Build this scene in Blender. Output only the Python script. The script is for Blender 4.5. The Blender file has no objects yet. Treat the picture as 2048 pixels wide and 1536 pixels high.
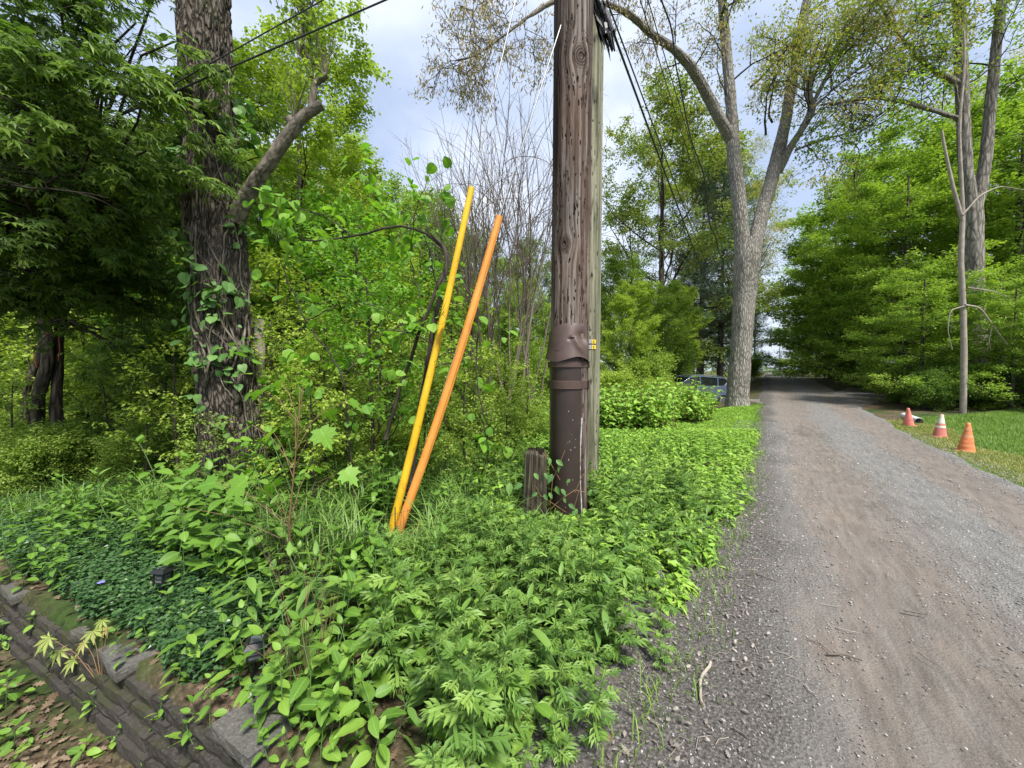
import bpy, math, random
import numpy as np
from mathutils import Vector

# ------------------------------------------------------------------ camera, sky, sun, exposure
SC = bpy.context.scene
COL = SC.collection
CAMZ, PITCH, FPX = 1.55, 2.1, 739.0
cam_d = bpy.data.cameras.new("camera")
cam_d.sensor_width = 36.0
cam_d.lens = FPX / 2048 * 36.0
cam_d.clip_start, cam_d.clip_end = 0.05, 2000
cam = bpy.data.objects.new("camera", cam_d)
cam.location = (0, 0, CAMZ)
cam.rotation_euler = (math.radians(90 - PITCH), 0, 0)
COL.objects.link(cam)
SC.camera = cam

SUN_EL, SUN_AZ = 58.0, 150.0      # azimuth from +Y towards +X
W = bpy.data.worlds.new("World")
SC.world = W
W.use_nodes = True
wt = W.node_tree
wt.nodes.clear()
_o = wt.nodes.new("ShaderNodeOutputWorld")
_b = wt.nodes.new("ShaderNodeBackground")
_s = wt.nodes.new("ShaderNodeTexSky")
_s.sky_type = 'NISHITA'
_s.sun_disc = False
_s.sun_elevation = math.radians(SUN_EL)
_s.sun_rotation = math.radians(SUN_AZ)
_s.dust_density = 2.0
_tc = wt.nodes.new("ShaderNodeTexCoord")
_mp = wt.nodes.new("ShaderNodeMapping")
_mp.inputs["Scale"].default_value = (1, 1, 1.6)
_n = wt.nodes.new("ShaderNodeTexNoise")
_n.inputs["Scale"].default_value = 2.3
_n.inputs["Detail"].default_value = 5
_n.inputs["Roughness"].default_value = 0.5
_r = wt.nodes.new("ShaderNodeValToRGB")
_r.color_ramp.elements[0].position = 0.36
_r.color_ramp.elements[0].color = (0.62, 0.62, 0.62, 1)
_r.color_ramp.elements[1].position = 0.66
_r.color_ramp.elements[1].color = (1, 1, 1, 1)
_c = wt.nodes.new("ShaderNodeValToRGB")
_c.color_ramp.elements[0].position = 0.35
_c.color_ramp.elements[0].color = (0.56, 0.67, 0.90, 1)
_c.color_ramp.elements[1].position = 0.7
_c.color_ramp.elements[1].color = (0.86, 0.91, 0.99, 1)
_v = wt.nodes.new("ShaderNodeVectorMath")
_v.operation = 'SCALE'
_v.inputs["Scale"].default_value = 7.5
_m = wt.nodes.new("ShaderNodeMix")
_m.data_type = 'RGBA'
L = wt.links.new
L(_tc.outputs["Generated"], _mp.inputs[0]); L(_mp.outputs[0], _n.inputs["Vector"])
L(_n.outputs["Fac"], _r.inputs[0]); L(_n.outputs["Fac"], _c.inputs[0])
L(_c.outputs[0], _v.inputs[0])
L(_r.outputs[0], _m.inputs[0]); L(_s.outputs[0], _m.inputs[6]); L(_v.outputs[0], _m.inputs[7])
L(_m.outputs[2], _b.inputs[0]); _b.inputs[1].default_value = 0.1
L(_b.outputs[0], _o.inputs[0])

sun_d = bpy.data.lights.new("sun", 'SUN')
sun_d.energy = 4.4
sun_d.angle = math.radians(12)
sun_d.color = (1.0, 0.96, 0.88)
sun = bpy.data.objects.new("sun", sun_d)
_az, _el = math.radians(SUN_AZ), math.radians(SUN_EL)
_sd = Vector((math.sin(_az) * math.cos(_el), math.cos(_az) * math.cos(_el), math.sin(_el)))
sun.rotation_euler = _sd.to_track_quat('Z', 'Y').to_euler()
COL.objects.link(sun)

SC.view_settings.view_transform = 'Standard'
SC.view_settings.look = 'None'
SC.view_settings.exposure = 0.84
SC.view_settings.gamma = 1.0
cy = SC.cycles
cy.max_bounces = 7; cy.diffuse_bounces = 4; cy.glossy_bounces = 2
cy.transmission_bounces = 4; cy.transparent_max_bounces = 4
cy.caustics_reflective = False; cy.caustics_refractive = False

# ------------------------------------------------------------------ projection helpers
_cp, _sp = math.cos(math.radians(PITCH)), math.sin(math.radians(PITCH))

def ray(px, py):
    x, y = (px - 1024) / FPX, (768 - py) / FPX
    return np.array([x, _cp + y * _sp, y * _cp - _sp])       # camera looks along +Y, pitched down

def P(px, py, Y):
    """point at world depth Y that the photograph shows at (px, py)"""
    d = ray(px, py); t = Y / d[1]
    return np.array([d[0] * t, Y, CAMZ + d[2] * t])

# ------------------------------------------------------------------ noise
def _hash(ix, iy, iz, seed):
    h = (ix.astype(np.int64) * 374761393 + iy.astype(np.int64) * 668265263 + iz.astype(np.int64) * 2147483647 + seed * 974634777) & 0xffffffff
    h = ((h ^ (h >> 13)) * 1274126177) & 0xffffffff
    h = ((h ^ (h >> 16)) * 2246822519) & 0xffffffff
    return ((h ^ (h >> 15)) & 0xffff) / 65535.0

def vnoise(p, seed=0):
    p = np.asarray(p, float)
    i = np.floor(p).astype(np.int64); f = p - i
    f = f * f * (3 - 2 * f)
    r = 0
    for dx in (0, 1):
        for dy in (0, 1):
            for dz in (0, 1):
                w = (f[..., 0] if dx else 1 - f[..., 0]) * (f[..., 1] if dy else 1 - f[..., 1]) * (f[..., 2] if dz else 1 - f[..., 2])
                r = r + w * _hash(i[..., 0] + dx, i[..., 1] + dy, i[..., 2] + dz, seed)
    return r

def fbm(p, seed=0, o=4):
    s, a, t = 0, 0.5, 0
    p = np.asarray(p, float)
    for k in range(o):
        s = s + a * vnoise(p * 2 ** k, seed + k); t += a; a *= 0.5
    return s / t

def sstep(a, b, x):
    t = np.clip((x - a) / (b - a), 0, 1)
    return t * t * (3 - 2 * t)

# ------------------------------------------------------------------ terrain
DU = np.array([0.57, 0.8216]); DV = np.array([0.8216, -0.57])      # along / across the road
WA, WB = np.array([-0.98, 1.44]), np.array([-3.35, 2.50])          # top edge of the garden wall
WD = (WB - WA) / np.linalg.norm(WB - WA); WN = np.array([-WD[1], WD[0]])
if WN[1] < 0: WN = -WN                                             # towards the bed

def uv_road(x, y): return x * DU[0] + y * DU[1], x * DV[0] + y * DV[1]

def gz(x, y):
    x = np.asarray(x, float); y = np.asarray(y, float)
    u, v = uv_road(x, y)
    rise = np.interp(u, [0, 12, 18, 24, 35, 60, 120, 400], [0, 0, .17, .45, .77, .88, .95, .95])
    dip = -0.3 * sstep(11, 17, u) * (1 - sstep(40, 60, u))
    side = sstep(-0.6, -3.0, v)
    z = rise * (1 - side) + dip * side
    z = z - np.clip(-x - 4.0, 0, 30) * 0.07
    z = z + (fbm(np.stack([x * .35, y * .35, x * 0], -1), 5, 3) - .5) * 0.10 * sstep(-.4, -1.5, v)
    z = z + 0.05 * sstep(-.15, -.8, v) * (1 - sstep(4, 9, u))
    dw = (x - WA[0]) * WN[0] + (y - WA[1]) * WN[1]
    z = z - 0.31 * (1 - sstep(-0.10, -0.02, dw)) * sstep(-0.15, -0.5, x)
    return z

def G(px, py):
    """where the ground is seen at (px, py)"""
    d = ray(px, py); t = 1.0
    for _ in range(400):
        p = d * t
        if CAMZ + p[2] <= gz(p[0], p[1]): break
        t *= 1.01
    return np.array([p[0], p[1], float(gz(p[0], p[1]))])

# ------------------------------------------------------------------ mesh builder
class MB:
    def __init__(s): s.V = []; s.F = {}; s.U = []; s.n = 0; s.A = []
    def add(s, V, F, m=0, smooth=False, uv=None, at=None):
        V = np.asarray(V, float).reshape(-1, 3); F = np.asarray(F, np.int64)
        s.F.setdefault((F.shape[1], m, smooth), []).append(F + s.n)
        s.V.append(V); s.n += len(V)
        s.U.append(np.zeros((len(V), 2)) if uv is None else uv)
        s.A.append(np.zeros(len(V)) if at is None else at)
    def build(s, name, mats, parent=None, loc=None):
        me = bpy.data.meshes.new(name)
        V = np.concatenate(s.V); U = np.concatenate(s.U); A = np.concatenate(s.A)
        fl, st, mi, sm, k = [], [], [], [], 0
        for (c, m, smooth), L_ in s.F.items():
            F = np.concatenate(L_)
            fl.append(F.ravel()); st.append(k + np.arange(len(F)) * c); k += F.size
            mi.append(np.full(len(F), m)); sm.append(np.full(len(F), smooth))
        fl = np.concatenate(fl)
        me.vertices.add(len(V)); me.vertices.foreach_set("co", V.ravel().astype(np.float32))
        me.loops.add(len(fl)); me.loops.foreach_set("vertex_index", fl.astype(np.int32))
        st = np.concatenate(st); me.polygons.add(len(st))
        me.polygons.foreach_set("loop_start", st.astype(np.int32))
        me.polygons.foreach_set("material_index", np.concatenate(mi).astype(np.int32))
        me.polygons.foreach_set("use_smooth", np.concatenate(sm))
        if U.any():
            ul = me.uv_layers.new(name="UVMap"); ul.data.foreach_set("uv", U[fl].ravel().astype(np.float32))
        if A.any():
            at = me.attributes.new("grain", 'FLOAT', 'POINT'); at.data.foreach_set("value", A.astype(np.float32))
        me.update(calc_edges=True)
        for m in (mats if isinstance(mats, (list, tuple)) else [mats]): me.materials.append(m)
        o = bpy.data.objects.new(name, me); COL.objects.link(o)
        if parent is not None: o.parent = parent
        if loc is not None: o.location = loc
        return o
    def tube(s, pts, rad, sides=6, m=0, cap=False, smooth=True, jit=0, rng=None):
        pts = np.asarray(pts, float); n = len(pts)
        rad = np.broadcast_to(np.asarray(rad, float), (n,))
        t = np.gradient(pts, axis=0); t /= np.linalg.norm(t, axis=1, keepdims=True) + 1e-9
        mean = pts[-1] - pts[0]
        ref = np.array([1., 0, 0]) if abs(mean[0]) < .6 * np.linalg.norm(mean) + 1e-9 else np.array([0, 1., 0])
        a = np.cross(t, ref); a /= np.linalg.norm(a, axis=1, keepdims=True) + 1e-9
        b = np.cross(t, a)
        th = np.arange(sides) * 2 * math.pi / sides
        R = rad[:, None] * np.ones(sides)
        if jit: R = R * (1 + jit * (rng.random((n, sides)) - .5))
        V = pts[:, None, :] + R[..., None] * (np.cos(th)[None, :, None] * a[:, None] + np.sin(th)[None, :, None] * b[:, None])
        i = np.arange(n - 1)[:, None] * sides; j = np.arange(sides)[None]; j2 = (j + 1) % sides
        F = np.stack([i + j, i + j2, i + sides + j2, i + sides + j], -1).reshape(-1, 4)
        uvv = np.zeros((n * sides, 2))
        s.add(V, F, m, smooth, uvv)
        if cap:
            for e in (0, n - 1):
                ring = V[e]; c = ring.mean(0)
                VV = np.vstack([ring, c[None]]); q = np.arange(sides)
                s.add(VV, np.stack([q, (q + 1) % sides, np.full(sides, sides)], -1), m, False)
    def box(s, c, size, m=0, rot=None, bev=0.0):
        x, y, z = np.asarray(size) / 2.0
        if bev:
            b = bev
            prof = [(-z, b), (-z + b, 0), (z - b, 0), (z, b)]
            rings = []
            for zz, ins in prof:
                xx, yy = x - ins, y - ins
                rings.append([(-xx + b, -yy, zz), (xx - b, -yy, zz), (xx, -yy + b, zz), (xx, yy - b, zz), (xx - b, yy, zz), (-xx + b, yy, zz), (-xx, yy - b, zz), (-xx, -yy + b, zz)])
            V = np.array(rings).reshape(-1, 3); F = []
            for r in range(3):
                for k in range(8): F.append((r * 8 + k, r * 8 + (k + 1) % 8, (r + 1) * 8 + (k + 1) % 8, (r + 1) * 8 + k))
            if rot is not None: V = V @ np.asarray(rot).T
            V = V + np.asarray(c)
            s.add(V, F, m)
            s.add(V[:8], [tuple(range(7, -1, -1))], m); s.add(V[24:], [tuple(range(8))], m)
            return
        V = np.array([(a, b, c_) for a in (-x, x) for b in (-y, y) for c_ in (-z, z)])
        F = [(0, 1, 3, 2), (4, 6, 7, 5), (0, 4, 5, 1), (2, 3, 7, 6), (0, 2, 6, 4), (1, 5, 7, 3)]
        if rot is not None: V = V @ np.asarray(rot).T
        s.add(V + np.asarray(c), F, m)
    def scatter(s, tpl, pos, d, n, sc, m=0, smooth=False):
        """copies of a leaf template: tip along d, face towards n"""
        TV, TF, TU = tpl
        pos = np.asarray(pos, float); N = len(pos)
        if N == 0: return
        d = d / (np.linalg.norm(d, axis=1, keepdims=True) + 1e-9)
        x = np.cross(d, n); x /= np.linalg.norm(x, axis=1, keepdims=True) + 1e-9
        z = np.cross(x, d)
        R = np.stack([x, d, z], 1)                                   # rows = local axes
        sc = np.broadcast_to(np.asarray(sc, float), (N,))
        V = np.einsum('tk,nkc->ntc', TV, R) * sc[:, None, None] + pos[:, None]
        F = (TF[None] + (np.arange(N) * len(TV))[:, None, None]).reshape(-1, TF.shape[1])
        s.add(V.reshape(-1, 3), F, m, smooth, np.tile(TU, (N, 1)))

def rotz(a):
    c, s_ = math.cos(a), math.sin(a)
    return np.array([[c, -s_, 0], [s_, c, 0], [0, 0, 1]])

# ------------------------------------------------------------------ leaf templates
def T(V, F, U=None):
    V = np.array(V, float)
    return V, np.array(F, np.int64), (np.array(U, float) if U is not None else np.stack([V[:, 0] + .5, V[:, 1]], -1))

def t_diamond(w=.5, fold=.08, droop=.06):
    return T([(0, 0, 0), (w / 2, .42, fold), (0, 1, -droop), (-w / 2, .42, fold)], [(0, 1, 2), (0, 2, 3)])

def t_ovate(w=.55, fold=.07, droop=.18, n=5, pk=.42, wave=0.0):
    V, U = [], []
    ts = np.linspace(0, 1, n + 1)
    for k, t in enumerate(ts):
        h = w / 2 * (math.sin(math.pi * t ** (math.log(.5) / math.log(pk)))) ** .85 if 0 < t < 1 else 0
        z = -droop * t * t
        wv = wave * (1 if k % 2 else -1)
        V += [(0, t, z), (h, t, z + fold * h / (w / 2) + wv), (-h, t, z + fold * h / (w / 2) - wv)]
        U += [(.5, t), (.5 + h, t), (.5 - h, t)]
    F = []
    for k in range(n):
        a, b = 3 * k, 3 * k + 3
        F += [(a, a + 1, b + 1), (a, b + 1, b), (a, b + 2, a + 2), (a, b, b + 2)]
    return T(V, F, U)

def t_fan(half, c=(0, .3), cup=.06, droop=.12):
    """leaf from half an outline (x, y) base to tip, mirrored; star-shaped about c"""
    pts = [(x, y) for x, y in half] + [(-x, y) for x, y in half[::-1] if x > 1e-6]
    V = [(c[0], c[1], 0)]; U = [(.5, c[1])]
    for x, y in pts:
        V.append((x, y, cup * abs(x) * 2 - droop * (x * x + max(y, 0) ** 2))); U.append((.5 + x, y))
    n = len(pts)
    return T(V, [(0, 1 + k, 1 + (k + 1) % n) for k in range(n)], U)

T_BROADMAPLE = t_fan([(0, 0), (.10, -.06), (.36, -.04), (.30, .08), (.56, .22), (.42, .30), (.50, .52), (.34, .46), (.18, .50), (.20, .74), (.10, .72), (0, 1)], (0, .28))
T_HEART = t_fan([(0, 0), (.14, -.07), (.32, -.02), (.42, .16), (.40, .38), (.28, .64), (.12, .84), (0, 1.0)], (0, .35), .10, .16)
T_ROUND = t_fan([(0, 0), (.22, .0), (.42, .2), (.46, .45), (.34, .72), (.14, .88), (0, 1.0)], (0, .4), .10, .14)
T_OAK = t_fan([(0, 0), (.10, .12), (.07, .22), (.26, .32), (.12, .42), (.34, .56), (.15, .62), (.24, .82), (.08, .82), (0, 1)], (0, .5), .05, .1)

def t_palm(angs, lens, w=.17, fold=.05, droop=.25):
    V, F, U = [(0, 0, 0)], [], [(.5, 0)]
    for a, l in zip(angs, lens):
        a = math.radians(a); dx, dy = math.sin(a), math.cos(a)
        px, py = dy, -dx
        k = len(V)
        for (t, s_) in ((.5, 1), (.5, 0), (.5, -1), (1, 0)):
            z = -droop * (t * l) ** 2 + (fold if s_ else -fold * .3)
            if t == 1: z = -droop * l * l
            V.append((dx * t * l + px * s_ * w * l / 2, dy * t * l + py * s_ * w * l / 2, z)); U.append((.5 + s_ * .3, t))
        F += [(0, k, k + 1), (0, k + 1, k + 2), (k, k + 3, k + 1), (k + 1, k + 3, k + 2)]
    return T(V, F, U)

T_JMAPLE = t_palm([-105, -68, -34, 0, 34, 68, 105], [.45, .72, .92, 1, .92, .72, .45], .24)
T_JMAPLE_LO = (lambda A, L_: T([(0, 0, 0)] + [q for a, l in zip(A, L_) for q in ((math.sin(math.radians(a - 15)) * l * .5, math.cos(math.radians(a - 15)) * l * .5, .03), (math.sin(math.radians(a)) * l, math.cos(math.radians(a)) * l, -.18 * l), (math.sin(math.radians(a + 15)) * l * .5, math.cos(math.radians(a + 15)) * l * .5, .03))],
    [f for k in range(len(A)) for f in ((0, 1 + 3 * k, 2 + 3 * k), (0, 2 + 3 * k, 3 + 3 * k))]))([-78, -40, 0, 40, 78], [.6, .88, 1, .88, .6])
T_CREEPER = t_palm([-100, -50, 0, 50, 100], [.8, .95, 1, .95, .8], .42, .05, .2)

def t_mugwort():
    V, F, U = [], [], []
    ys = [0, .22, .40, .58, .74]
    for y in ys: V += [(-.018 - .03 * (y > 0), y, -.1 * y * y), (.018 + .03 * (y > 0), y, -.1 * y * y)]; U += [(.45, y), (.55, y)]
    for k in range(len(ys) - 1):
        a = 2 * k; F += [(a, a + 1, a + 3), (a, a + 3, a + 2)]
    for k, (y, l) in enumerate([(.22, .26), (.40, .42), (.58, .38)]):
        for s_ in (-1, 1):
            for (aa, f) in ((48, 1), (22, .62)) if k else ((52, 1),):
                a = math.radians(aa); ll = l * f
                dx, dy = s_ * math.sin(a), math.cos(a)
                b = len(V)
                root = 2 * (k + 1) + (1 if s_ > 0 else 0)
                px, py = -dy * .16 * ll, dx * .16 * ll
                r0 = V[root]
                V += [(r0[0] + dx * ll * .55 + px, y + dy * ll * .55 + py, -.1 * y + .03), (r0[0] + dx * ll, y + dy * ll, -.1 * y - .06), (r0[0] + dx * ll * .55 - px, y + dy * ll * .55 - py, -.1 * y + .03)]
                U += [(.8, .5), (1, .5), (.8, .4)]
                F += [(root, b, b + 1), (root, b + 1, b + 2)]
    for a0, l in ((-24, .3), (0, .32), (24, .3)):
        a = math.radians(a0); dx, dy = math.sin(a), math.cos(a); b = len(V)
        V += [(dx * l * .5 - dy * .05, .72 + dy * l * .5, -.05), (dx * l, .72 + dy * l, -.14), (dx * l * .5 + dy * .05, .72 + dy * l * .5, -.05)]
        U += [(.5, .8), (.5, 1), (.5, .8)]
        F += [(8, b, b + 1), (9, b + 1, b + 2)]
    return T(V, F, U)
T_MUG = t_mugwort()
T_DIAM = t_diamond(.6); T_DIAM_N = t_diamond(.32); T_NEEDLE = t_diamond(.07, .0, .1)
T_OV = t_ovate(.56); T_OVN = t_ovate(.30, .05, .25); T_OVLO = t_ovate(.6, .08, .15, 2, .45); T_LANCE = t_ovate(.26, .05, .3, 3, .4)
T_BIG = t_ovate(.52, .06, .22, 7, .42, .012)

# ------------------------------------------------------------------ tagging
def tag(o, label=None, cat=None, group=None, kind=None):
    for k, v in (("label", label), ("category", cat), ("group", group), ("kind", kind)):
        if v: o[k] = v
    return o

def empty(name, loc=(0, 0, 0), rz=0.0, sc=1.0):
    o = bpy.data.objects.new(name, None); COL.objects.link(o)
    o.location = [float(c) for c in loc]; o.rotation_euler = (0, 0, rz); o.scale = (sc, sc, sc)
    o.empty_display_size = .1
    return o

def copy_tree(o, parent=None):
    c = o.copy(); COL.objects.link(c); c.parent = parent
    for ch in [q for q in o.children]: copy_tree(ch, c)
    return c

class Proto:
    """first placing moves the prototype itself, later ones copy it with its parts"""
    def __init__(s, root): s.r = root; s.used = False; s.kids = list(root.children)
    def place(s, loc, rz=0, sc=1, label=None, cat=None, group=None, tilt=(0, 0)):
        if not s.used: o = s.r; s.used = True
        else: o = copy_tree(s.r)
        o.location = [float(c) for c in loc]; o.rotation_euler = (tilt[0], tilt[1], rz)
        o.scale = (sc, sc, sc) if not isinstance(sc, (tuple, list)) else sc
        for k in ("label", "category", "group"):
            if k in o: del o[k]
        tag(o, label, cat, group)
        return o
# ------------------------------------------------------------------ materials
def newmat(name):
    m = bpy.data.materials.new(name); m.use_nodes = True
    nt = m.node_tree; nt.nodes.clear()
    return m, nt, nt.nodes.new("ShaderNodeOutputMaterial")

def ramp(nt, fac, stops):
    r = nt.nodes.new("ShaderNodeValToRGB")
    el = r.color_ramp.elements
    while len(el) < len(stops): el.new(.5)
    for e, (p, c) in zip(el, stops): e.position = p; e.color = (*c, 1)
    nt.links.new(fac, r.inputs[0])
    return r.outputs[0]

def noise(nt, scale, detail=4, vec=None, rough=.55, dist=0):
    n = nt.nodes.new("ShaderNodeTexNoise")
    n.inputs["Scale"].default_value = scale; n.inputs["Detail"].default_value = detail
    n.inputs["Roughness"].default_value = rough; n.inputs["Distortion"].default_value = dist
    if vec is not None: nt.links.new(vec, n.inputs["Vector"])
    return n.outputs["Fac"]

def coord(nt, which="Object", scale=(1, 1, 1), rot=(0, 0, 0)):
    t = nt.nodes.new("ShaderNodeTexCoord"); mp = nt.nodes.new("ShaderNodeMapping")
    mp.inputs["Scale"].default_value = scale; mp.inputs["Rotation"].default_value = rot
    nt.links.new(t.outputs[which], mp.inputs[0])
    return mp.outputs[0]

def mix(nt, fac, a, b, blend='MIX'):
    m = nt.nodes.new("ShaderNodeMix"); m.data_type = 'RGBA'; m.blend_type = blend
    for s, v in ((0, fac), (6, a), (7, b)):
        if isinstance(v, (int, float)): m.inputs[s].default_value = v
        elif isinstance(v, tuple): m.inputs[s].default_value = (*v, 1)
        else: nt.links.new(v, m.inputs[s])
    return m.outputs[2]

def math_(nt, op, a, b=0.0):
    m = nt.nodes.new("ShaderNodeMath"); m.operation = op
    for s, v in ((0, a), (1, b)):
        if isinstance(v, (int, float)): m.inputs[s].default_value = v
        else: nt.links.new(v, m.inputs[s])
    return m.outputs[0]

def bump(nt, h, strength=.5, dist=.01):
    b = nt.nodes.new("ShaderNodeBump"); b.inputs["Strength"].default_value = strength
    b.inputs["Distance"].default_value = dist; nt.links.new(h, b.inputs["Height"])
    return b.outputs[0]

def princ(nt, out, col, rough=.7, spec=.3, normal=None, metal=0.0):
    p = nt.nodes.new("ShaderNodeBsdfPrincipled")
    for s, v in (("Base Color", col), ("Roughness", rough)):
        if isinstance(v, tuple): p.inputs[s].default_value = (*v, 1)
        elif isinstance(v, (int, float)): p.inputs[s].default_value = v
        else: nt.links.new(v, p.inputs[s])
    p.inputs["Specular IOR Level"].default_value = spec; p.inputs["Metallic"].default_value = metal
    if normal is not None: nt.links.new(normal, p.inputs["Normal"])
    if out is not None: nt.links.new(p.outputs[0], out.inputs[0])
    return p.outputs[0]

def leafmat(name, c1, c2, c3=None, trans=.42, rough=.5, spec=.3, veins=0, tc=(1.25, 1.35, .55), patch=1.2):
    """leaf: each blade its own tone, drifting slowly through the plant, light passing through"""
    m, nt, out = newmat(name)
    g = nt.nodes.new("ShaderNodeNewGeometry")
    n = noise(nt, patch, 2, coord(nt))
    f = math_(nt, 'ADD', math_(nt, 'MULTIPLY', g.outputs["Random Per Island"], .6), math_(nt, 'MULTIPLY', math_(nt, 'SUBTRACT', n, .3), 1.0))
    st = [(.1, c1), (.75, c2)] if c3 is None else [(.1, c1), (.55, c2), (.92, c3)]
    c = ramp(nt, f, st)
    if veins:
        uv = nt.nodes.new("ShaderNodeUVMap")
        sp = nt.nodes.new("ShaderNodeSeparateXYZ"); nt.links.new(uv.outputs[0], sp.inputs[0])
        ax = math_(nt, 'ABSOLUTE', math_(nt, 'SUBTRACT', sp.outputs[0], .5))
        rib = math_(nt, 'LESS_THAN', ax, .018)
        ph = math_(nt, 'FRACT', math_(nt, 'MULTIPLY', math_(nt, 'SUBTRACT', sp.outputs[1], math_(nt, 'MULTIPLY', ax, .9)), veins))
        sv = math_(nt, 'MULTIPLY', math_(nt, 'LESS_THAN', ph, .14), .55)
        k = math_(nt, 'MAXIMUM', rib, sv)
        lt = mix(nt, .55, c, tuple(min(1, q * 1.45 + .02) for q in c2))
        c = mix(nt, k, c, lt)
    p = princ(nt, None, c, rough, spec)
    t = nt.nodes.new("ShaderNodeBsdfTranslucent")
    nt.links.new(mix(nt, 1.0, c, tc, 'MULTIPLY'), t.inputs[0])
    mx = nt.nodes.new("ShaderNodeMixShader"); mx.inputs[0].default_value = trans
    nt.links.new(p, mx.inputs[1]); nt.links.new(t.outputs[0], mx.inputs[2]); nt.links.new(mx.outputs[0], out.inputs[0])
    return m

def barkmat(name, dark, light, moss=None, sx=14, sz=2.4, strength=.9, dist=.02, mossamt=.5):
    m, nt, out = newmat(name)
    co = coord(nt, "Object", (1, 1, sz / sx))
    wn = nt.nodes.new("ShaderNodeTexNoise"); wn.inputs["Scale"].default_value = sx * .5; nt.links.new(co, wn.inputs["Vector"])
    va = nt.nodes.new("ShaderNodeVectorMath"); va.operation = 'MULTIPLY_ADD'
    nt.links.new(wn.outputs["Color"], va.inputs[0]); va.inputs[1].default_value = (.06, .06, .06); nt.links.new(co, va.inputs[2])
    v = nt.nodes.new("ShaderNodeTexVoronoi"); v.feature = 'DISTANCE_TO_EDGE'; v.inputs["Scale"].default_value = sx
    nt.links.new(va.outputs[0], v.inputs["Vector"])
    f = noise(nt, sx * 5, 5, co, .65)
    e = ramp(nt, v.outputs["Distance"], [(0, (0, 0, 0)), (.28, (1, 1, 1))])
    h = math_(nt, 'ADD', math_(nt, 'MULTIPLY', e, .7), math_(nt, 'MULTIPLY', f, .5))
    c = ramp(nt, h, [(.25, dark), (.62, tuple((a + b) / 2 for a, b in zip(dark, light))), (.95, light)])
    c = mix(nt, ramp(nt, noise(nt, 1.3, 3, coord(nt)), [(.42, (0, 0, 0)), (.7, (1, 1, 1))]), c, mix(nt, .5, c, light))
    if moss: c = mix(nt, ramp(nt, noise(nt, 2.2, 5, coord(nt)), [(.55, (0, 0, 0)), (.72, (mossamt,) * 3)]), c, moss)
    princ(nt, out, c, .92, .1, bump(nt, h, strength, dist))
    return m

def plain(name, c, rough=.5, spec=.4, metal=0., var=.25, ns=6, bs=0, bsc=60):
    m, nt, out = newmat(name)
    n = noise(nt, ns, 5, coord(nt), .6)
    c2 = ramp(nt, n, [(.3, tuple(q * (1 - var) for q in c)), (.7, tuple(min(1, q * (1 + var)) for q in c))])
    nm = bump(nt, noise(nt, bsc, 3, coord(nt)), bs, .004) if bs else None
    princ(nt, out, c2, rough, spec, nm, metal)
    return m

M = {}
M['lime'] = leafmat('lime_leaves', (.20, .30, .04), (.31, .42, .06), (.42, .50, .10))
M['fresh'] = leafmat('fresh_leaves', (.14, .235, .04), (.23, .34, .055), (.34, .43, .08))
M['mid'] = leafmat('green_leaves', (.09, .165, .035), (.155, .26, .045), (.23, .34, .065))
M['jmaple'] = leafmat('japanese_maple_leaves', (.065, .125, .03), (.125, .21, .04), (.23, .33, .06), patch=.8)
M['rmaple'] = leafmat('layered_maple_leaves', (.15, .25, .042), (.24, .36, .055), (.34, .45, .085), patch=.6)
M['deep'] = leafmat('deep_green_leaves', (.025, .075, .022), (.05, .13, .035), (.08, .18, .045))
M['needle'] = leafmat('pine_needles', (.07, .12, .085), (.13, .20, .13), trans=.15)
M['oakleaf'] = leafmat('young_oak_leaves', (.24, .29, .07), (.36, .35, .10), (.46, .32, .12), patch=.5)
M['oakleaf2'] = leafmat('pale_oak_leaves', (.12, .19, .045), (.20, .27, .06), (.32, .28, .09), patch=.4)
M['tassel'] = leafmat('bronze_catkins', (.20, .18, .08), (.30, .25, .11), (.36, .24, .12), trans=.3)
M['mug'] = leafmat('mugwort_leaves', (.085, .175, .035), (.15, .265, .05), (.26, .38, .085), trans=.22)
M['broad'] = leafmat('broad_leaves', (.065, .145, .022), (.13, .25, .032), (.23, .36, .055), veins=9, trans=.28)
M['heart'] = leafmat('vine_leaves', (.05, .125, .035), (.10, .21, .05), (.17, .29, .07), veins=6, trans=.3)
M['bigleaf'] = leafmat('lobed_maple_leaves', (.10, .24, .03), (.17, .34, .04), (.24, .40, .06), veins=7, trans=.45)
M['carpet'] = leafmat('carpet_leaves', (.13, .26, .035), (.22, .38, .05), (.32, .46, .08), patch=1.5, trans=.26)
M['peri'] = leafmat('periwinkle_leaves', (.02, .055, .02), (.045, .105, .03), (.09, .17, .055), trans=.12, rough=.38, spec=.45)
M['blade'] = leafmat('grass_blades', (.08, .17, .04), (.14, .25, .05), (.23, .34, .08), trans=.22)
M['lawn'] = leafmat('lawn_blades', (.10, .19, .035), (.16, .27, .045), (.23, .32, .075), trans=.3, patch=.9)
M['drygrass'] = leafmat('yellowed_grass', (.16, .2, .05), (.26, .27, .08), (.36, .31, .14), trans=.3)
M['yellowleaf'] = leafmat('yellow_seedling_leaves', (.25, .33, .07), (.38, .44, .13), (.45, .34, .14), trans=.4, patch=9)
M['litter'] = leafmat('dead_leaves', (.06, .04, .025), (.14, .095, .06), (.25, .19, .13), trans=.1)
M['palelitter'] = leafmat('pale_shreds', (.10, .085, .075), (.22, .19, .17), (.42, .37, .33), trans=.1)
M['stem'] = plain('green_stems', (.10, .18, .05), .6)
M['redstem'] = plain('red_stems', (.16, .09, .05), .6)
M['twig'] = plain('grey_twigs', (.13, .105, .085), .8, .2)
M['twigdark'] = plain('dark_twigs', (.05, .04, .033), .8, .2)
M['palewood'] = plain('bare_pale_wood', (.30, .26, .22), .85, .15, bs=.6)
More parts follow.
